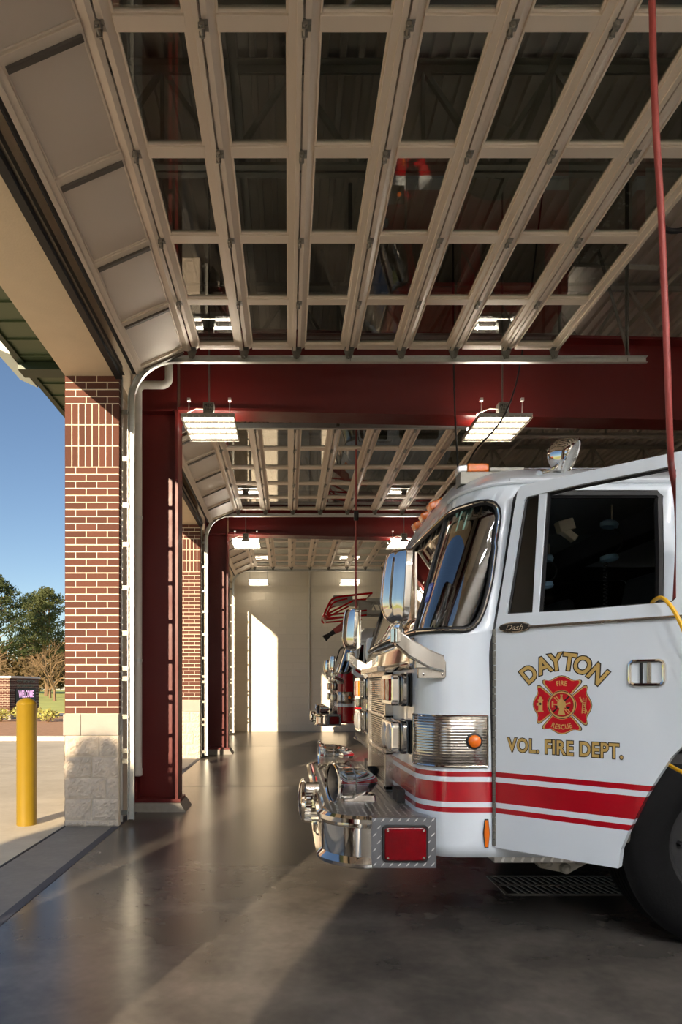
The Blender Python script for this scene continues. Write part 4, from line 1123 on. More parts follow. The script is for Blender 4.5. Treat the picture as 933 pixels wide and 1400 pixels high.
    for s in (1, -1):
        yy = YC-s*1.262
        if ext:
            b = MB(); b.box(.417, .745, yy-.003, yy+.003, z0, z1); sp = b.build('side_plate', M['side_tread'], bump)
            b = MB()
            for i in range(8):
                for j in range(7):
                    x = .434+i*.042+(.021 if j % 2 else 0); z = z0+.018+j*.0375
                    if x > .735: continue
                    a = R(45); c, s_ = math.cos(a), math.sin(a)
                    b.add([(x+c*.015, yy-s*.0036, z+s_*.015), (x-s_*.0042, yy-s*.0055, z+c*.0042), (x-c*.015, yy-s*.0036, z-s_*.015), (x+s_*.0042, yy-s*.0055, z-c*.0042)], [(0, 1, 2, 3)])
            b.build('tread_pattern', M['lozenge'], bump, recalc=False)
            rl = rrect(.472, .703, .463, .650, .022)
            b = MB(); b.prism(rl, lambda p: (p[0], yy, p[1]), lambda p: (p[0], yy-s*.016, p[1])); wl = b.build('warning_lamp', M['black'], bump, bevel=.003)
            b = MB(); b.prism(rrect(.483, .692, .474, .639, .018), lambda p: (p[0], yy-s*.010, p[1]), lambda p: (p[0], yy-s*.026, p[1])); b.build('red_lens', M['red_lens'], bump, bevel=.006)
            for x in (.498, .677):
                for z in (.488, .625):
                    b = MB(); b.lathe([(0, .007), (.004, .006)], (x, yy-s*.025, z), (0, -s, 0), 8); b.build('lens_screw', M['steel'], bump)
            b = MB(); b.box(.5845, .5905, min(yy-s*.0255, yy-s*.028), max(yy-s*.0255, yy-s*.028), .481, .633); b.build('lens_rib', M['red_lens'], bump)
            b = MB()
            for z in (.47, .60): b.lathe([(0, .008), (.004, .005)], (.402, yy-s*.0, z), (0, -s, 0), 8)
            b.build('bumper_bolt', M['steel'], bump)
            # bullet horns on pedestals, the driver's-side one toed outward
            yh = YC-s*.76; zc = .795; o_ = Vector((.40, yh, zc)); ax = Vector((math.cos(R(17)), math.sin(R(17)), 0)) if s == 1 else Vector((1, 0, 0)); sd = Vector((-ax.y, ax.x, 0))
            def at(t): return o_+ax*(t-.155)
            b = MB(); b.lathe([(.0, .112), (.004, .118), (.012, .112), (.03, .094), (.06, .088), (.12, .087), (.18, .078), (.23, .058), (.265, .03), (.28, .004)], at(0), ax, 28, cap0=False); hn = b.build('siren_horn', M['chrome'], root, smooth=True)
            b = MB(); b.lathe([(.008, .104), (.05, .06), (.07, .045), (.075, .004)], at(0), ax, 24, cap0=False, cap1=False); b.lathe([(0, .004), (.01, .03), (.05, .04)], at(.02), ax, 16, cap0=False, cap1=False); b.build('horn_throat', M['dark'], hn, smooth=True)
            b = MB(); b.loop_tube([at(0)+sd*.114*math.cos(R(a))+Vector((0, 0, .114*math.sin(R(a)))) for a in range(0, 360, 12)], .008, 6); b.build('horn_rim', M['chrome'], hn, smooth=True)
            b = MB(); b.loop_tube([at(.11)+sd*.0885*math.cos(R(a))+Vector((0, 0, .0885*math.sin(R(a)))) for a in range(0, 360, 12)], .003, 5); b.build('horn_seam', M['steel'], hn, smooth=True)
            b = MB(); b.prism([(yh-.06, z1), (yh+.06, z1), (yh+.035, .73), (yh-.035, .73)], lambda p: (.31, p[0], p[1]), lambda p: (.50, p[0], p[1])); b.build('horn_pedestal', M['dark_chrome'], hn, bevel=.01)
    if ext:
        # round ribbed siren let into the bumper face
        b = MB(); n = 72; rows = []
        for t in (.195, .10):
            rows.append([(t, YC-.28+(.126+.004*(1 if k % 2 else -1))*math.cos(2*math.pi*k/n), .595+(.126+.004*(1 if k % 2 else -1))*math.sin(2*math.pi*k/n)) for k in range(n)])
        b.grid(rows, close=True); sr = b.build('bumper_siren', M['chrome'], root)
        b = MB(); b.lathe([(0, .122), (.012, .136), (.03, .132), (.04, .11), (.05, .07), (.054, .004)], (.112, YC-.28, .615), (-1, 0, 0), 32, cap0=False); b.build('siren_face', M['chrome'], sr, smooth=True)
        b = MB(); b.lathe([(0, .11), (.02, .11), (.035, .10), (.06, .082), (.085, .05), (.098, .004)], (.37, YC-.12, z1), (0, 0, 1), 28); dm_ = b.build('dome_siren', M['chrome'], root, smooth=True)
        b = MB(); b.box(.30, .48, YC-.27, YC+.03, z1, z1+.02); b.build('siren_base', M['steel'], dm_, bevel=.004)
        b = MB(); b.lathe([(0, .012), (.04, .015), (.09, .05), (.095, .05)], (.60, YC+.1, z1), (0, 0, 1), 16, cap1=False); b.build('air_horn', M['black'], root, smooth=True)
        b = MB(); b.box(.50, .68, YC-1.0, YC+1.0, .43, z1-.004); b.build('bumper_frame', M['dark'], bump)
    # tow box under the grille corner
    for s in (1, -1):
        b = MB(); b.box(.615, .70, YC-s*.75-.09, YC-s*.75+.09, .665, .76); b.build('tow_pocket', M['dark'], root)
    # ---------------- roof gear
    for k in (-1, 0, 1):
        yy = YC+k*.27; x = cXf(2.53)-.035; b = MB()
        b.obox((x-.005, yy, 2.525), (.045, 0, .02), (0, .05, 0), (-.01, 0, .022)); m_ = b.build('clearance_lamp', M['amber'], roof, bevel=.008)
    b = MB(); b.box(1.28, 2.9, YC-.95, YC+.95, 2.50, 2.66)
    if full:
        lm = MB(); lm.prism(rrect(-.045, .045, 0, .052, .012), lambda p: (1.005+.0, 3.87+p[0], 2.55+p[1]), lambda p: (1.125, 3.87+p[0], 2.55+p[1])); al = lm.build('beacon', M['amber'], root, bevel=.008)
        lm = MB(); lm.prism(rrect(-.042, .042, 0, .046, .012), lambda p: (.95, 3.87+p[0], 2.545+p[1]), lambda p: (1.005, 3.87+p[0], 2.55+p[1])); lm.build('clear_end', M['clear_lens'], al, bevel=.008)
        lm = MB(); lm.prism(rrect(-.05, .05, 0, .03, .008), lambda p: (1.125, 3.87+p[0], 2.548+p[1]), lambda p: (1.32, 3.87+p[0], 2.55+p[1])); lm.box(.96, 1.34, 3.82, 3.92, 2.48, 2.552); lm.build('beacon_base', M['galv_dark'], al, bevel=.004)
        rb = MB(); rb.prism([(1.30, 2.55), (1.40, 2.625), (2.6, 2.625), (2.6, 2.55)], lambda p: (p[0], 3.98, p[1]), lambda p: (p[0], 5.44, p[1])); rb.build('roof_riser', cfg['roof'], roof, bevel=.01)
        # spotlight
        sc_ = Vector((1.475, 3.66, 2.59)); ax = Vector((.74, -.44, -.42)).normalized()
        sb = MB(); sb.lathe([(-.085, .012), (-.075, .04), (-.055, .062), (-.025, .082), (.01, .094), (.03, .098), (.045, .094)], sc_, ax, 28, cap1=False); sp_ = sb.build('spotlight', M['chrome'], root, smooth=True)
        sb = MB(); sb.lathe([(.04, .09), (.048, .06), (.05, .004)], sc_, ax, 24, cap0=False); sb.build('spotlight_lens', M['clear_lens'], sp_, smooth=True)
        sb = MB(); sb.loop_tube([sc_+ax*.042+(ax.orthogonal().normalized()*math.cos(R(a))+ax.cross(ax.orthogonal().normalized())*math.sin(R(a)))*.094 for a in range(0, 360, 15)], .008, 6); sb.build('spotlight_rim', M['chrome'], sp_, smooth=True)
        sb = MB(); sb.tube([(1.455, 3.68, 2.535), (1.41, 3.66, 2.50), (1.33, 3.62, 2.47)], [.02, .018, .024], 10); sb.build('spotlight_arm', M['chrome'], sp_, smooth=True)
    # ---------------- wheels
    def wheel(x, s, dual=False):
        yo = YC-s*(HW-.035); b = MB(); wd = .31
        prof_ = [(.02, .30), (0.0, .345), (-.002, .42), (.008, .475), (.03, .508), (.045, .52)]
        for q in range(5):
            t = .05+q*.046; prof_ += [(t, .53), (t+.034, .53), (t+.037, .516), (t+.043, .516)]
        prof_ += [(.285, .52), (.30, .475), (.312, .42), (.31, .345), (.29, .30)]
        b.lathe(prof_, (x, yo, WZ), (0, s, 0), 64, cap0=False, cap1=False); t_ = b.build('tire', M['tire'], root, smooth=True)
        b = MB(); b.lathe([(.03, .302), (.035, .28), (.09, .25), (.10, .16), (.04, .14), (.02, .10), (.015, .004)], (x, yo, WZ), (0, s, 0), 36, cap0=False); w_ = b.build('wheel_rim', M['black'], t_, smooth=True)
        for k in range(10):
            b = MB(); a = 2*math.pi*k/10; b.lathe([(0, .018), (.035, .014)], (x+.205*math.cos(a), yo+.098*s, WZ+.205*math.sin(a)), (0, -s, 0), 6)
            b.build('lug_nut', M['black'], t_)
        # wheel-well liner
        b = MB(); rows = []
        for i in range(19):
            a = R(-6+192*i/18); rows.append([(x+(ar-.005)*math.cos(a), YC-s*d, WZ+(ar-.005)*math.sin(a)) for d in (HW-.035, .8, .45)])
        b.grid(rows); b.build('wheel_well', M['dark'], root, solid=.006)
    for s in (1, -1): wheel(WX, s)
    if full:
        b = MB(); b.prism(rrect(1.685, 1.74, .55, .84, .02), lambda p: (p[0]+max(0, (p[1]-.6))*.1, YC-HW+.02, p[1]), lambda p: (p[0]+max(0, (p[1]-.6))*.1, YC-HW+.30, p[1])); b.build('mud_guard', M['galv_dark'], root, bevel=.006)
    # step, underside
    for s in (1, -1):
        yy = YC-s*HW
        b = MB(); b.box(1.04, 1.56, min(yy+s*.005, yy+s*.3), max(yy+s*.005, yy+s*.3), .455, .615); st = b.build('step_box', M['tread'], root, bevel=.004)
        b = MB()
        for i in range(10):
            x = 1.06+i*.05; yv = yy+s*.003
            b.add([(x+.011, yv, .535), (x, yv-s*.002, .542), (x-.011, yv, .515), (x, yv-s*.002, .508)], [(0, 1, 2, 3)]); b.add([(x+.036, yv, .485), (x+.025, yv-s*.002, .492), (x+.014, yv, .465), (x+.025, yv-s*.002, .458)], [(0, 1, 2, 3)])
        b.build('tread_pattern', M['lozenge'], st, recalc=False)
    b = MB(); b.box(.75, 9.0, YC-.48, YC-.40, .50, .72); b.box(.75, 9.0, YC+.40, YC+.48, .50, .72)
    for s in (1, -1):
        b.box(1.35, 3.1, YC-s*.95-.04, YC-s*.95+.04, .42, .47); b.box(1.32, 1.5, YC-s*.95-.05, YC-s*.95+.05, .40, .52)
    b.tube([(WX, YC-1.1, WZ-.08), (WX, YC+1.1, WZ-.08)], .06, 10)
    b.build('chassis', M['galv_dark'], root)
    b = MB(); b.prism([(1.28, .50), (1.35, .375), (1.5, .345), (1.62, .41), (1.62, .50)], lambda p: (p[0], YC-1.05, p[1]), lambda p: (p[0], YC-.98, p[1]))
    for x, z in ((1.38, .41), (1.48, .375), (1.56, .42)): b.lathe([(0, .03), (.03, .026), (.04, .012)], (x, YC-1.05, z), (0, -1, 0), 10)
    b.build('suspension_bracket', M['grate'], root)
    # ---------------- cab fittings
    def cab_seat(sx, sy):
        sb = MB(); sb.prism(rrect(sx, sx+.5, 1.02, 1.42, .05), lambda p: (p[0], sy-.25, p[1]), lambda p: (p[0], sy+.25, p[1]))
        st_ = sb.build('seat', M['seat'], root, bevel=.03)
        sb = MB(); sb.prism([(sx+.40, 1.38), (sx+.54, 1.38), (sx+.64, 1.98), (sx+.60, 2.02), (sx+.53, 2.0)], lambda p: (p[0], sy-.24, p[1]), lambda p: (p[0], sy+.24, p[1])); sb.build('seat_backrest', M['seat'], st_, bevel=.03)
    cab_seat(1.55, YC-.72); cab_seat(1.55, YC+.72)
    b = MB(); b.prism([(.80, 1.0), (1.06, 1.0), (1.14, 1.5), (1.02, 1.60), (.80, 1.60)], lambda p: (p[0], YC-1.08, p[1]), lambda p: (p[0], YC+1.08, p[1])); b.build('dashboard', M['dark'], root, bevel=.02)
    b = MB(); c = Vector((1.32, YC-.72, 1.66)); ax = Vector((.55, 0, .83)); e1 = Vector((0, 1, 0)); e2 = ax.normalized().cross(e1)
    b.loop_tube([c+(e1*math.cos(R(a))+e2*math.sin(R(a)))*.225 for a in range(0, 360, 12)], .016, 8)
    b.tube([c-e1*.22, c-ax.normalized()*.04, c+e1*.22], .012, 6); b.tube([c-ax.normalized()*.04, (1.06, YC-.72, 1.35)], .03, 8); b.build('steering_wheel', M['black'], root, smooth=True)
    b = MB(); b.prism([(2.05, 2.37), (2.30, 2.37), (2.30, 2.27), (2.14, 2.27)], lambda p: (p[0], YC-1.1, p[1]), lambda p: (p[0], YC+1.1, p[1])); b.build('overhead_console', M['seat'], root, bevel=.01)
    # ---------------- pump panel and body behind the cab
    b = MB(); b.box(XR+.06, XR+.9, YC-HW+.02, YC+HW-.02, .52, 2.05); b.build('pump_house', M['steel'], root, bevel=.01)
    b = MB()
    for k in range(4):
        for q in range(3): b.lathe([(0, .05), (.02, .05), (.03, .03)], (XR+.2+k*.17, YC-HW+.02, 1.15+q*.25), (0, -1, 0), 14)
    b.build('pump_gauge', M['chrome'], root, smooth=True)
    b = MB(); X0, X1 = XR+.95, 9.2
    ra = .66; wx2 = 7.0
    poly = [(X0, .52)]+[(wx2+ra*math.cos(R(180-180*i/12)), .53+ra*math.sin(R(180*i/12))) for i in range(13)]+[(X1, .52), (X1, 2.5), (X0, 2.5)]
    b.prism(poly, lambda p: (p[0], YC-HW, p[1]), lambda p: (p[0], YC+HW, p[1])); bd = b.build('body', cfg['doorpaint'], root, bevel=.01)
    for k in range(3):
        xa = X0+.12+k*1.62; za = 1.28 if xa+1.4 > wx2-ra and xa < wx2+ra else .7
        b = MB()
        for q in range(int((2.3-za)/.05)): b.box(xa, xa+1.45, YC-HW-.012, YC-HW+.01, za+q*.05, za+q*.05+.044)
        b.build('roll_up_shutter', M['alu'], bd)
    wheel(wx2, 1); wheel(wx2, -1)
    OFF = Vector((0, 0, 0))
    return root
def SGN(n, x, y):
    """+1 when n points away from the bumper's middle"""
    return 1 if n.x*(x-.8)+n.y*(y-YC)*.6 > 0 else -1
EMB = (.335, 1.262)
WHITE, RED = (214, 223, 230), (160, 3, 24)
BANDS = [(.7105, .7364, RED), (.763, .866, RED), (.8917, .9176, RED)]
p1 = striped_paint('white_engine_paint', WHITE, BANDS)
p2 = striped_paint('red_engine_paint', (170, 14, 24), [(.80, 1.0, WHITE)])
p3 = striped_paint('ladder_truck_paint', (160, 12, 26), [(.86, 1.0, WHITE), (1.03, 1.07, WHITE), (1.73, 9, WHITE)])
white = M['white_paint']
e1 = fire_engine(dict(dx=0, dy=0, label='white fire engine with red stripes, its driver door swung open', paint=p1, doorpaint=p1, roof=white, door=42.5, bumper='long', mirror=M['chrome'], full=True))
e2 = fire_engine(dict(dx=.60, dy=6.05, label='red fire engine mostly hidden behind the white engine, white mirrors', paint=p2, doorpaint=p2, roof=M['red_paint'], door=0, bumper='short', mirror=white, arm=white))
e3 = fire_engine(dict(dx=.45, dy=12.1, label='red and white ladder truck furthest back, by the end wall', paint=p3, doorpaint=p3, roof=white, door=0, bumper='long', mirror=M['chrome']))

# aerial ladder, basket and water monitor of the ladder truck
YB = 16.8
b = MB()
for zz in (3.12, 3.42):
    for yy in (YB-.35, YB+.35): b.box(1.9, 8.6, yy-.035, yy+.035, zz-.04, zz+.04)
for k in range(22):
    x = 1.95+k*.3; b.tube([(x, YB-.35, 3.14), (x, YB+.35, 3.14)], .02, 6)
    for yy in (YB-.35, YB+.35): b.bar((x, yy, 3.12), (x+.15, yy, 3.42), .03, .03); b.bar((x+.15, yy, 3.42), (x+.3, yy, 3.12), .03, .03)
for xx in (5.6, 6.1): b.bar((xx, YB, 2.0), (xx-.9, YB, 3.1), .2, .2)
b.box(5.2, 6.8, YB-.8, YB+.8, 1.9, 2.6)
lad = b.build('aerial_ladder', M['boomgrey'], e3)
b = MB(); b.box(1.08, 1.55, YB-.3, YB+.3, 3.34, 3.54); b.box(1.70, 2.02, YB-.25, YB+.25, 3.06, 3.40); b.box(1.5, 1.9, YB-.1, YB+.1, 3.3, 3.44); b.build('ladder_head', M['boomgrey'], lad, bevel=.015)
b = MB()
for yy in (YB-.55, YB+.55):
    b.tube(smooth_path([(1.98, yy, 3.55), (1.5, yy, 3.50), (1.08, yy, 3.43), (.937, yy, 3.246), (.847, yy, 3.01), (.91, yy, 2.93)]), .025, 8)
    b.tube(smooth_path([(1.4, yy, 3.42), (1.1, yy, 3.34), (.98, yy, 3.2), (.92, yy, 3.02)]), .02, 8)
    b.tube([(.90, yy, 3.02), (1.86, yy, 3.14)], .022, 8); b.tube([(.90, yy, 2.95), (1.86, yy, 3.03)], .022, 8); b.tube([(.90, yy, 3.04), (1.53, yy, 3.37)], .022, 8)
for x, z in ((1.98, 3.55), (.847, 3.01), (.91, 2.93), (1.08, 3.43)): b.tube([(x, YB-.55, z), (x, YB+.55, z)], .022, 8)
b.build('rescue_basket', M['red_paint'], lad, smooth=True)
b = MB(); b.tube([(1.42, YB-.3, 2.98), (1.38, YB-.3, 2.84), (1.28, YB-.3, 2.76), (1.1, YB-.3, 2.65)], [.07, .10, .09, .07], 12); mo = b.build('water_monitor', M['hose'], e3, smooth=True)
b = MB(); b.tube([(1.1, YB-.3, 2.65), (.98, YB-.3, 2.57), (.86, YB-.3, 2.48)], [.06, .05, .085], 12); b.build('monitor_nozzle', M['black'], mo, smooth=True)
# ================================================================== outside
def bollard(x, y, label, h=1.247):
    b = MB(); r = .094
    prof = [(0, r), (h-.075, r), (h-.068, r+.004), (h-.06, r+.001), (h-.045, r*.93), (h-.025, r*.72), (h-.008, r*.4), (h, .004)]
    b.lathe(prof, (x, y, -.01), (0, 0, 1), 32); o = b.build('bollard', M['yellow'], smooth=True, base=(x, y, -.01))
    return tag(o, label, 'bollard', 'yellow bollards by the bay doors')
bollard(-2.56, 6.66, 'yellow domed bollard on the apron beside the nearest brick pier')
bollard(-2.612, 8.25, 'yellow bollard almost hidden behind the nearest brick pier')
def outmat(name, c1, c2, scale, rough=.95):
    return mat(name, c1, rough, var=.35, vscale=scale, bump=.5, bscale=scale*6)
M['mulch'] = outmat('brown_mulch', (200, 154, 116), None, 9)
M['lawn'] = outmat('winter_lawn', (206, 208, 112), None, .6)
M['asphalt'] = outmat('asphalt_road', (150, 146, 142), None, 2)
M['road_yellow'] = mat('road_line', (214, 168, 40), .8)
M['needle'] = mat('pine_needles', (84, 90, 50), .8, var=.4, vscale=.9)
M['needle2'] = mat('dark_pine_needles', (64, 74, 40), .8, var=.4, vscale=.9)
M['bark'] = mat('pale_bark', (128, 104, 80), .9, var=.25, vscale=3)
M['twig'] = mat('bare_twigs', (128, 104, 76), .9, var=.3, vscale=2)
M['brush'] = mat('winter_brush', (104, 88, 58), .95, var=.5, vscale=.5)
M['leafy'] = mat('variegated_leaves', (176, 172, 92), .7, var=.4, vscale=14)
M['evergreen'] = mat('clipped_evergreen', (62, 82, 44), .8, var=.3, vscale=6)
M['led'] = mat('lit_sign_letters', (240, 150, 220), .5, emit=(236, 190, 226), estr=.55)
M['slate'] = mat('slate_coping', (120, 124, 134), .6)
def ground(name, m, x0, x1, y0, y1, z0, z1, label=None):
    b = MB(); b.box(x0, x1, y0, y1, z0, z1); o = struct(b.build(name, m)); 
    if label: o['label'] = label
    return o
ground('ground_kerb', M['kerb'], -40, -2.3, 16.75, 16.95, -.2, .1, 'white concrete kerb at the edge of the apron')
ground('ground_bed', M['mulch'], -40, -2.3, 16.95, 29.6, -.2, .05, 'brown mulch bed round the brick sign')
ground('ground_road', M['asphalt'], -70, 30, 29.6, 34.5, -.2, -.02, 'asphalt road beyond the sign')
ground('ground_line', M['road_yellow'], -70, 30, 34.1, 34.25, -.05, -.012)
ground('ground_lawn', M['lawn'], -160, 60, 34.5, 200, -.3, -.01, 'green winter lawn across the road')
ground('ground_field', M['lawn'], -160, -14.5, -60, 29.6, -.3, -.02)
ground('ground_yard', M['apron'], -14.5, 30, -60, -20, -.3, -.012)
# ---- brick monument sign
sg = thing('brick_sign', 'brick monument sign with dark lettered panel beyond the bollard', 'sign', (-11, 27.5, 0))
X1s, Y0s, Y1s, ZT = -10.62, 26.0, 29.0, 1.66
X0s = X1s-.9
b = MB(); b.box(X0s+.01, X1s-.01, Y0s+.01, Y1s-.01, .05, ZT-.02); b.build('sign_core', M['mortar'], sg)
b = MB(); z = .26; k = 0
while z < ZT-.04:
    for (p, q, fn) in ((X0s, X1s, lambda a, c, z: b.box(a, c, Y0s, Y0s+.03, z, z+.056)), (Y0s, Y1s, lambda a, c, z: b.box(X1s-.03, X1s, a, c, z, z+.056))):
        u = p-(.1 if k % 2 else 0)
        while u < q: fn(max(u, p), min(u+.19, q), z); u += .203
    z += .0677; k += 1
b.build('sign_brick', M['brick'], sg, recalc=False)
b = MB(); b.box(X0s-.03, X1s+.03, Y0s-.03, Y1s+.03, -.05, .25); b.build('sign_plinth', M['limestone'], sg, bevel=.01)
b = MB(); b.box(X0s-.05, X1s+.05, Y0s-.05, Y1s+.05, ZT-.02, ZT+.05); b.build('sign_coping', M['kerb'], sg, bevel=.006)
b = MB(); b.box(X1s-.01, X1s+.02, Y0s+.5, Y1s-.4, .32, 1.22); scn = b.build('sign_screen', M['black'], sg)
b = MB(); vs, fs = text_mesh('WELCOME', .26, .03); k = .8/max(abs(x) for x, y in vs); b.add([(X1s+.024, 27.55+x*k, .88+y) for x, y in vs], fs); b.build('screen_lettering', M['led'], scn, recalc=False)
for s_, zz, hh in (('CITY OF DAYTON', 1.46, .1), ('FIRE DEPARTMENT', 1.30, .075)):
    b = MB(); vs, fs = text_mesh(s_, hh, .03); k = .95/max(abs(x) for x, y in vs); b.add([(X1s+.014, 27.55+x*k, zz+y) for x, y in vs], fs); b.build('sign_lettering', M['decal_black'], sg, recalc=False)
# ---- low shrubs in the bed
def leaf_ball(mb, c, rx, rz, n, size, rnd):
    for _ in range(n):
        d = Vector((rnd.gauss(0, 1), rnd.gauss(0, 1), rnd.gauss(0, 1))).normalized()*(rnd.random()**.4)
        p = Vector(c)+Vector((d.x*rx, d.y*rx, d.z*rz))
        a = Vector((rnd.gauss(0, 1), rnd.gauss(0, 1), rnd.gauss(0, 1))).normalized(); e = a.orthogonal().normalized()
        s_ = size*(.6+.8*rnd.random())
        mb.add([p-a*s_, p+e*s_*.5, p+a*s_, p-e*s_*.5], [(0, 1, 2, 3)])
def shrub(x, y, r, h, label, seed):
    rnd = random.Random(seed); root = thing('shrub', label, 'shrub', (x, y, .05), 'shrubs in the mulch bed')
    b = MB()
    for _ in range(9):
        a = rnd.random()*6.28; b.tube([(x, y, .02), (x+math.cos(a)*r*.4, y+math.sin(a)*r*.4, h*.5), (x+math.cos(a)*r*.8, y+math.sin(a)*r*.8, h*.95)], [.012, .008, .004], 5)
    b.build('stem', M['twig'], root)
    b = MB(); leaf_ball(b, (x, y, h*.62), r, h*.42, 220, .055, rnd); b.build('foliage', M['leafy'], root, recalc=False)
for i, (x, y, r, h, lb_) in enumerate([(-10.3, 24.4, .42, .55, 'yellow green shrub at the sunlit corner of the brick sign'), (-9.35, 24.6, .5, .6, 'yellow green shrub just past the yellow bollard, before the lawn'), (-8.55, 24.2, .4, .5, 'smaller yellow green shrub closest to the brick pier'),
                                     (-11.6, 24.6, .5, .6, 'yellow green shrub in front of the lit brick end of the sign'), (-10.1, 25.7, .35, .55, 'yellow green shrub under the dark sign panel')]): shrub(x, y, r, h, lb_, 30+i)
# ---- trees beyond the lawn
def pine(x, y, h, label, seed, m, wide=1.0, bare=.42):
    rnd = random.Random(seed); root = thing('pine_tree', label, 'tree', (x, y, 0), 'trees beyond the lawn')
    b = MB(); pts = [(x+rnd.uniform(-.15, .15)*q, y, h*q/6*.96) for q in range(7)]; b.tube(pts, [.28-.035*q for q in range(7)], 8); tk = b.build('trunk', M['bark'], root, smooth=True)
    br = MB(); fo = MB(); n = 34
    for k in range(n):
        t = bare+(1-bare)*k/n; z = h*t; rr = wide*h*.20*(1-((t-bare)/(1-bare))**2.2*.75)*(.5+.6*rnd.random()); a = k*2.4+rnd.random()
        tip = Vector((x+math.cos(a)*rr, y+math.sin(a)*rr, z+rr*.35)); br.tube([(x, y, z-.2), tuple(tip)], [.07, .025], 5)
        for q in range(3):
            c = Vector((x, y, z)).lerp(tip, .55+.25*q); leaf_ball(fo, c, .75*wide, .5, 70, .15, rnd)
    br.build('branch', M['bark'], root); fo.build('foliage', m, root, recalc=False)
pine(-33.2, 78, 13.6, 'tall dense pine behind the brick sign', 1, M['needle2'], 1.25, .3)
pine(-31.3, 88, 13.6, 'pine with a pale forked trunk beside the brick pier', 2, M['needle'], 1.15, .42)
pine(-39.0, 104, 15.0, 'shorter pine between the two tall ones', 3, M['needle2'], 1.2, .35)
pine(-43.5, 92, 14.5, 'pine furthest along the tree line from the brick pier', 4, M['needle'], 1.3, .3)
pine(-29.5, 108, 14.5, 'pine hidden behind the brick pier', 5, M['needle2'], 1.2, .35)
def bare_tree(x, y, h, label, seed):
    rnd = random.Random(seed); root = thing('bare_tree', label, 'tree', (x, y, 0), 'trees beyond the lawn'); tb = MB(); bb = MB()
    def grow(p, d, l, r, lv):
        q = p+d*l; (tb if lv == 0 else bb).tube([tuple(p), tuple((p+q)/2+Vector((rnd.uniform(-.05, .05)*l, 0, 0))), tuple(q)], [r, r*.85, r*.7], 5, cap=False)
        if lv >= 5: return
        for _ in range(3 if lv < 4 else 2):
            nd = (d+Vector((rnd.gauss(0, .55), rnd.gauss(0, .5), rnd.gauss(.02, .35)))).normalized(); grow(q, nd, l*(rnd.uniform(1.15, 1.4) if lv == 0 else rnd.uniform(.66, .88)), r*.6, lv+1)
    grow(Vector((x, y, -.05)), Vector((0, 0, 1)), h*.15, .16, 0); tb.build('trunk', M['bark'], root, smooth=True); bb.build('branch', M['twig'], root)
bare_tree(-25.2, 57, 6.8, 'leafless spreading tree behind the brick sign', 11); bare_tree(-25.9, 74, 6.6, 'leafless tree between the sign and the brick pier', 12); bare_tree(-20.6, 60, 6.6, 'leafless tree just clear of the brick pier', 13)
bare_tree(-29.8, 67, 5.6, 'lower leafless tree in front of the tall dense pine', 14)
rnd = random.Random(5); b = MB()
for k in range(170): leaf_ball(b, (-64+k*.27+rnd.uniform(-.5, .5), 117+rnd.uniform(-3, 3), 1.2+rnd.random()*6.4), 2.2, 2.2, 90, .42, rnd)
o = b.build('undergrowth', M['brush'], recalc=False); tag(o, 'tangled brown undergrowth filling the foot of the tree line', 'undergrowth', kind='stuff')
# ---- unseen evergreen, added and shaped to shade the base of the nearest brick pier
rnd = random.Random(9); root = thing('shade_evergreen', 'added evergreen out of view, shading the base of the nearest brick pier', 'tree', (-5.2, -4, 0))
b = MB(); b.tube([(-5.2, -4, -.02), (-5.2, -4, 1.6)], [.09, .06], 8); b.build('trunk', M['bark'], root)
b = MB()
leaf_ball(b, (-5.30, -4, 2.5), .42, 1.35, 2600, .09, rnd); leaf_ball(b, (-4.85, -4, 2.0), .5, 1.25, 2600, .09, rnd); b.build('foliage', M['evergreen'], root, recalc=False)
# ================================================================== hose drop, yellow cord, headsets, floor grate
b = MB(); b.tube(smooth_path([(1.36, 2.6, 6.6), (1.385, 2.6, 3.965), (1.432, 2.62, 3.143), (1.477, 2.66, 2.60), (1.533, 2.74, 2.308), (1.606, 2.86, 2.262), (1.72, 3.02, 2.15), (1.80, 3.16, 1.9), (1.84, 3.3, 1.3)]), .0125, 10)
h = b.build('hanging_hose', M['hose'], smooth=True); tag(h, 'maroon hose hanging from the roof in front of the open driver door', 'hose')
b = MB(); b.tube(smooth_path([(2.60, 4.78, 4.64), (2.63, 4.78, 4.56), (2.70, 4.78, 4.535), (2.82, 4.78, 4.57), (3.2, 4.78, 4.75), (3.9, 4.8, 5.6), (4.0, 4.8, 6.6)]), .018, 8)
o = b.build('black_cord', M['black'], smooth=True); tag(o, 'black operator cord looping off the edge of the open glazed door', 'cord')
b = MB(); b.box(2.55, 2.64, 4.74, 4.80, 4.64, 4.695); b.lathe([(0, .012), (.012, .008)], (2.57, 4.77, 4.64), (0, 0, -1), 8); b.build('cord_clamp', M['galv'], o, bevel=.003)
b = MB(); b.tube(smooth_path([(1.66, 3.2, 1.45), (1.60, 3.02, 1.68), (1.575, 2.93, 1.722), (1.575, 2.86, 1.715), (1.60, 2.81, 1.64), (1.64, 2.79, 1.5), (1.70, 2.78, 1.2), (1.74, 2.79, 1.0), (1.72, 2.90, .97), (1.70, 3.05, 1.0), (1.69, 3.2, 1.07), (1.70, 3.36, 1.1)]), .0085, 8)
o = b.build('yellow_cord', M['yellow_cord'], smooth=True); tag(o, 'yellow electrical cord draped over the driver door sill', 'cord')
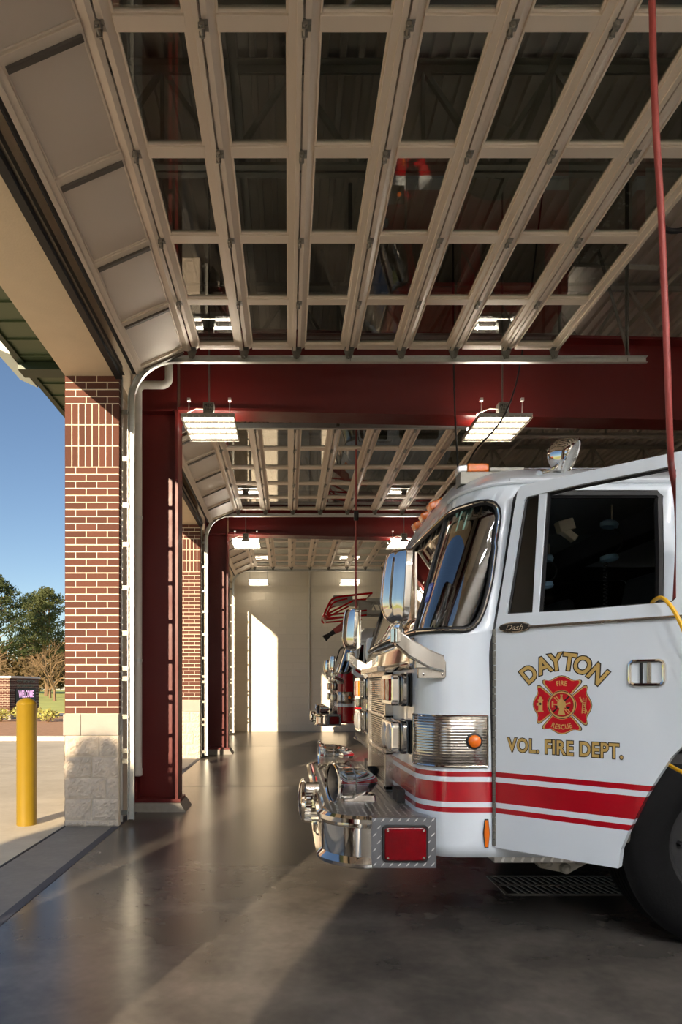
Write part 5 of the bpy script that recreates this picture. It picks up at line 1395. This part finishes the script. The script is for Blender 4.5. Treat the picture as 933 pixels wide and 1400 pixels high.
def headset(c, label, s=1.0):
    c = Vector(c); root = thing('headset', label, 'headset', c, 'intercom headsets in the cab')
    b = MB(); pts = [c+Vector((.085*s*math.cos(R(a)), 0, .085*s*math.sin(R(a)))) for a in range(-100, 101, 20)]; b.tube(pts, .006, 6); b.build('headband', M['black'], root, smooth=True)
    for z in (.075, -.085):
        b = MB(); o_ = c+Vector((.0, 0, z*s)); b.lathe([(0, .02), (.006, .05*s), (.03, .055*s), (.045, .04*s), (.05, .004)], o_, (0.15, 0, 1 if z > 0 else -1), 18); b.build('ear_cup', M['bluegrey'], root, smooth=True)
    b = MB(); b.tube([c+Vector((-.02+.012*math.cos(k*1.2), .012*math.sin(k*1.2), -.12*s-.0045*k)) for k in range(90)], .003, 5); b.build('coil_cord', M['black'], root, smooth=True)
    b = MB(); b.tube([c+Vector((.02, 0, .10*s)), c+Vector((.02, 0, .22*s))], .005, 6); b.build('hanger_hook', M['cream'], root)
headset((1.97, 4.2, 2.245), 'blue grey headset hanging in the cab, nearest the door frame')
headset((1.66, 4.4, 2.09), 'blue grey headset hanging deeper in the cab, by the window divider', .8)
b = MB(); b.obox((1.64, 4.05, 2.30), (.045, 0, .012), (0, .035, 0), (-.010, 0, .032)); b.obox((1.66, 4.05, 2.25), (.04, 0, -.03), (0, .03, 0), (.012, 0, .016))
o = b.build('microphone_clip', M['cream'], bevel=.006); tag(o, 'cream microphone clip under the cab roof console', 'clip')
# trench drain grate
gx0, gx1, gy0, gy1 = 1.40, 8.6, 4.40, 4.84
root = thing('floor_grate', 'long steel floor grate under the white fire engine', 'grate', (gx0, gy0, 0))
b = MB(); b.box(gx0, gx1, gy0, gy0+.02, -.02, .006); b.box(gx0, gx1, gy1-.02, gy1, -.02, .006); b.box(gx0, gx0+.02, gy0, gy1, -.02, .006); b.box(gx0, gx1, (gy0+gy1)/2-.012, (gy0+gy1)/2+.012, -.02, .006); b.build('grate_frame', M['grate'], root)
b = MB(); x = gx0+.03
while x < gx1-.2: b.bar((x+.07, gy0+.02, .0035), (x-.0, gy1-.02, .0035), .014, .006); x += .047
b.build('grate_slats', M['grate'], root)
b = MB(); b.box(gx0+.02, gx1-.02, gy0+.02, gy1-.02, -.005, .0008); b.build('grate_void', M['black'], root)
b = MB(); b.tube([(.93, 9.4, 6.6), (.93, 9.4, 4.5), (.925, 9.4, 3.2), (.925, 9.4, 2.3)], .014, 8)
o = b.build('hanging_hose', M['hose'], smooth=True); tag(o, 'thin dark hose hanging over the red engine, in front of the second red beam', 'hose')
b = MB(); b.lathe([(0, .02), (.02, .035), (.12, .035), (.14, .02)], (.93, 9.4, 3.62), (0, 0, 1), 10); b.build('hose_coupling', M['black'], o, smooth=True)
b = MB(); b.tube(smooth_path([(1.66, 6.9, 6.6), (1.67, 6.9, 4.6), (1.70, 6.9, 3.75), (1.725, 6.9, 3.5), (1.79, 6.9, 3.56), (1.88, 6.9, 3.72), (2.3, 6.9, 4.4), (2.6, 6.9, 6.6)]), .009, 8)
o = b.build('black_cord', M['black'], smooth=True); tag(o, 'black cord hanging behind the roof of the white engine', 'cord')
# ================================================================== light, sky, camera
w = bpy.data.worlds.new('sky'); bpy.context.scene.world = w; w.use_nodes = True
nt = w.node_tree; bg = nt.nodes['Background']
sky = nt.nodes.new('ShaderNodeTexSky'); sky.sky_type = 'NISHITA'; sky.sun_disc = False
SUN = Vector((.33, 1, -.28)).normalized()          # the way the light travels
sky.sun_elevation = R(SKY_ELEV); sky.sun_rotation = math.atan2(-SUN.x, -SUN.y)
sky.air_density = 1.0; sky.dust_density = .1; sky.ozone_density = 2.5
nt.links.new(sky.outputs[0], bg.inputs[0]); bg.inputs[1].default_value = SKY_STR
sl = bpy.data.lights.new('sun', 'SUN'); sl.energy = SUN_STR; sl.color = (1, .80, .56); sl.angle = R(.53)
so = bpy.data.objects.new('sun', sl); C.objects.link(so); so.rotation_euler = SUN.to_track_quat('-Z', 'Y').to_euler(); so.location = (-8, -24, 9)
cd = bpy.data.cameras.new('camera'); cam = bpy.data.objects.new('camera', cd); C.objects.link(cam)
cam.location = (0, 0, 1.354); cam.rotation_euler = (R(90), 0, 0)
cd.sensor_fit = 'HORIZONTAL'; cd.sensor_width = 24; cd.lens = 24.0
cd.shift_x = (466.5-395)/933; cd.shift_y = (937-700)/933
cd.clip_start = .02; cd.clip_end = 400
S = bpy.context.scene; S.camera = cam
S.view_settings.view_transform = 'Standard'; S.view_settings.look = 'None'; S.view_settings.gamma = 1; S.view_settings.use_curve_mapping = False
S.view_settings.exposure = EXPOSURE
S.cycles.max_bounces = 10; S.cycles.diffuse_bounces = 5; S.cycles.glossy_bounces = 6; S.cycles.transparent_max_bounces = 24
S.cycles.sample_clamp_indirect = 6; S.cycles.caustics_refractive = False
for o in list(bpy.data.objects):
    if '_w' in o: del o['_w']
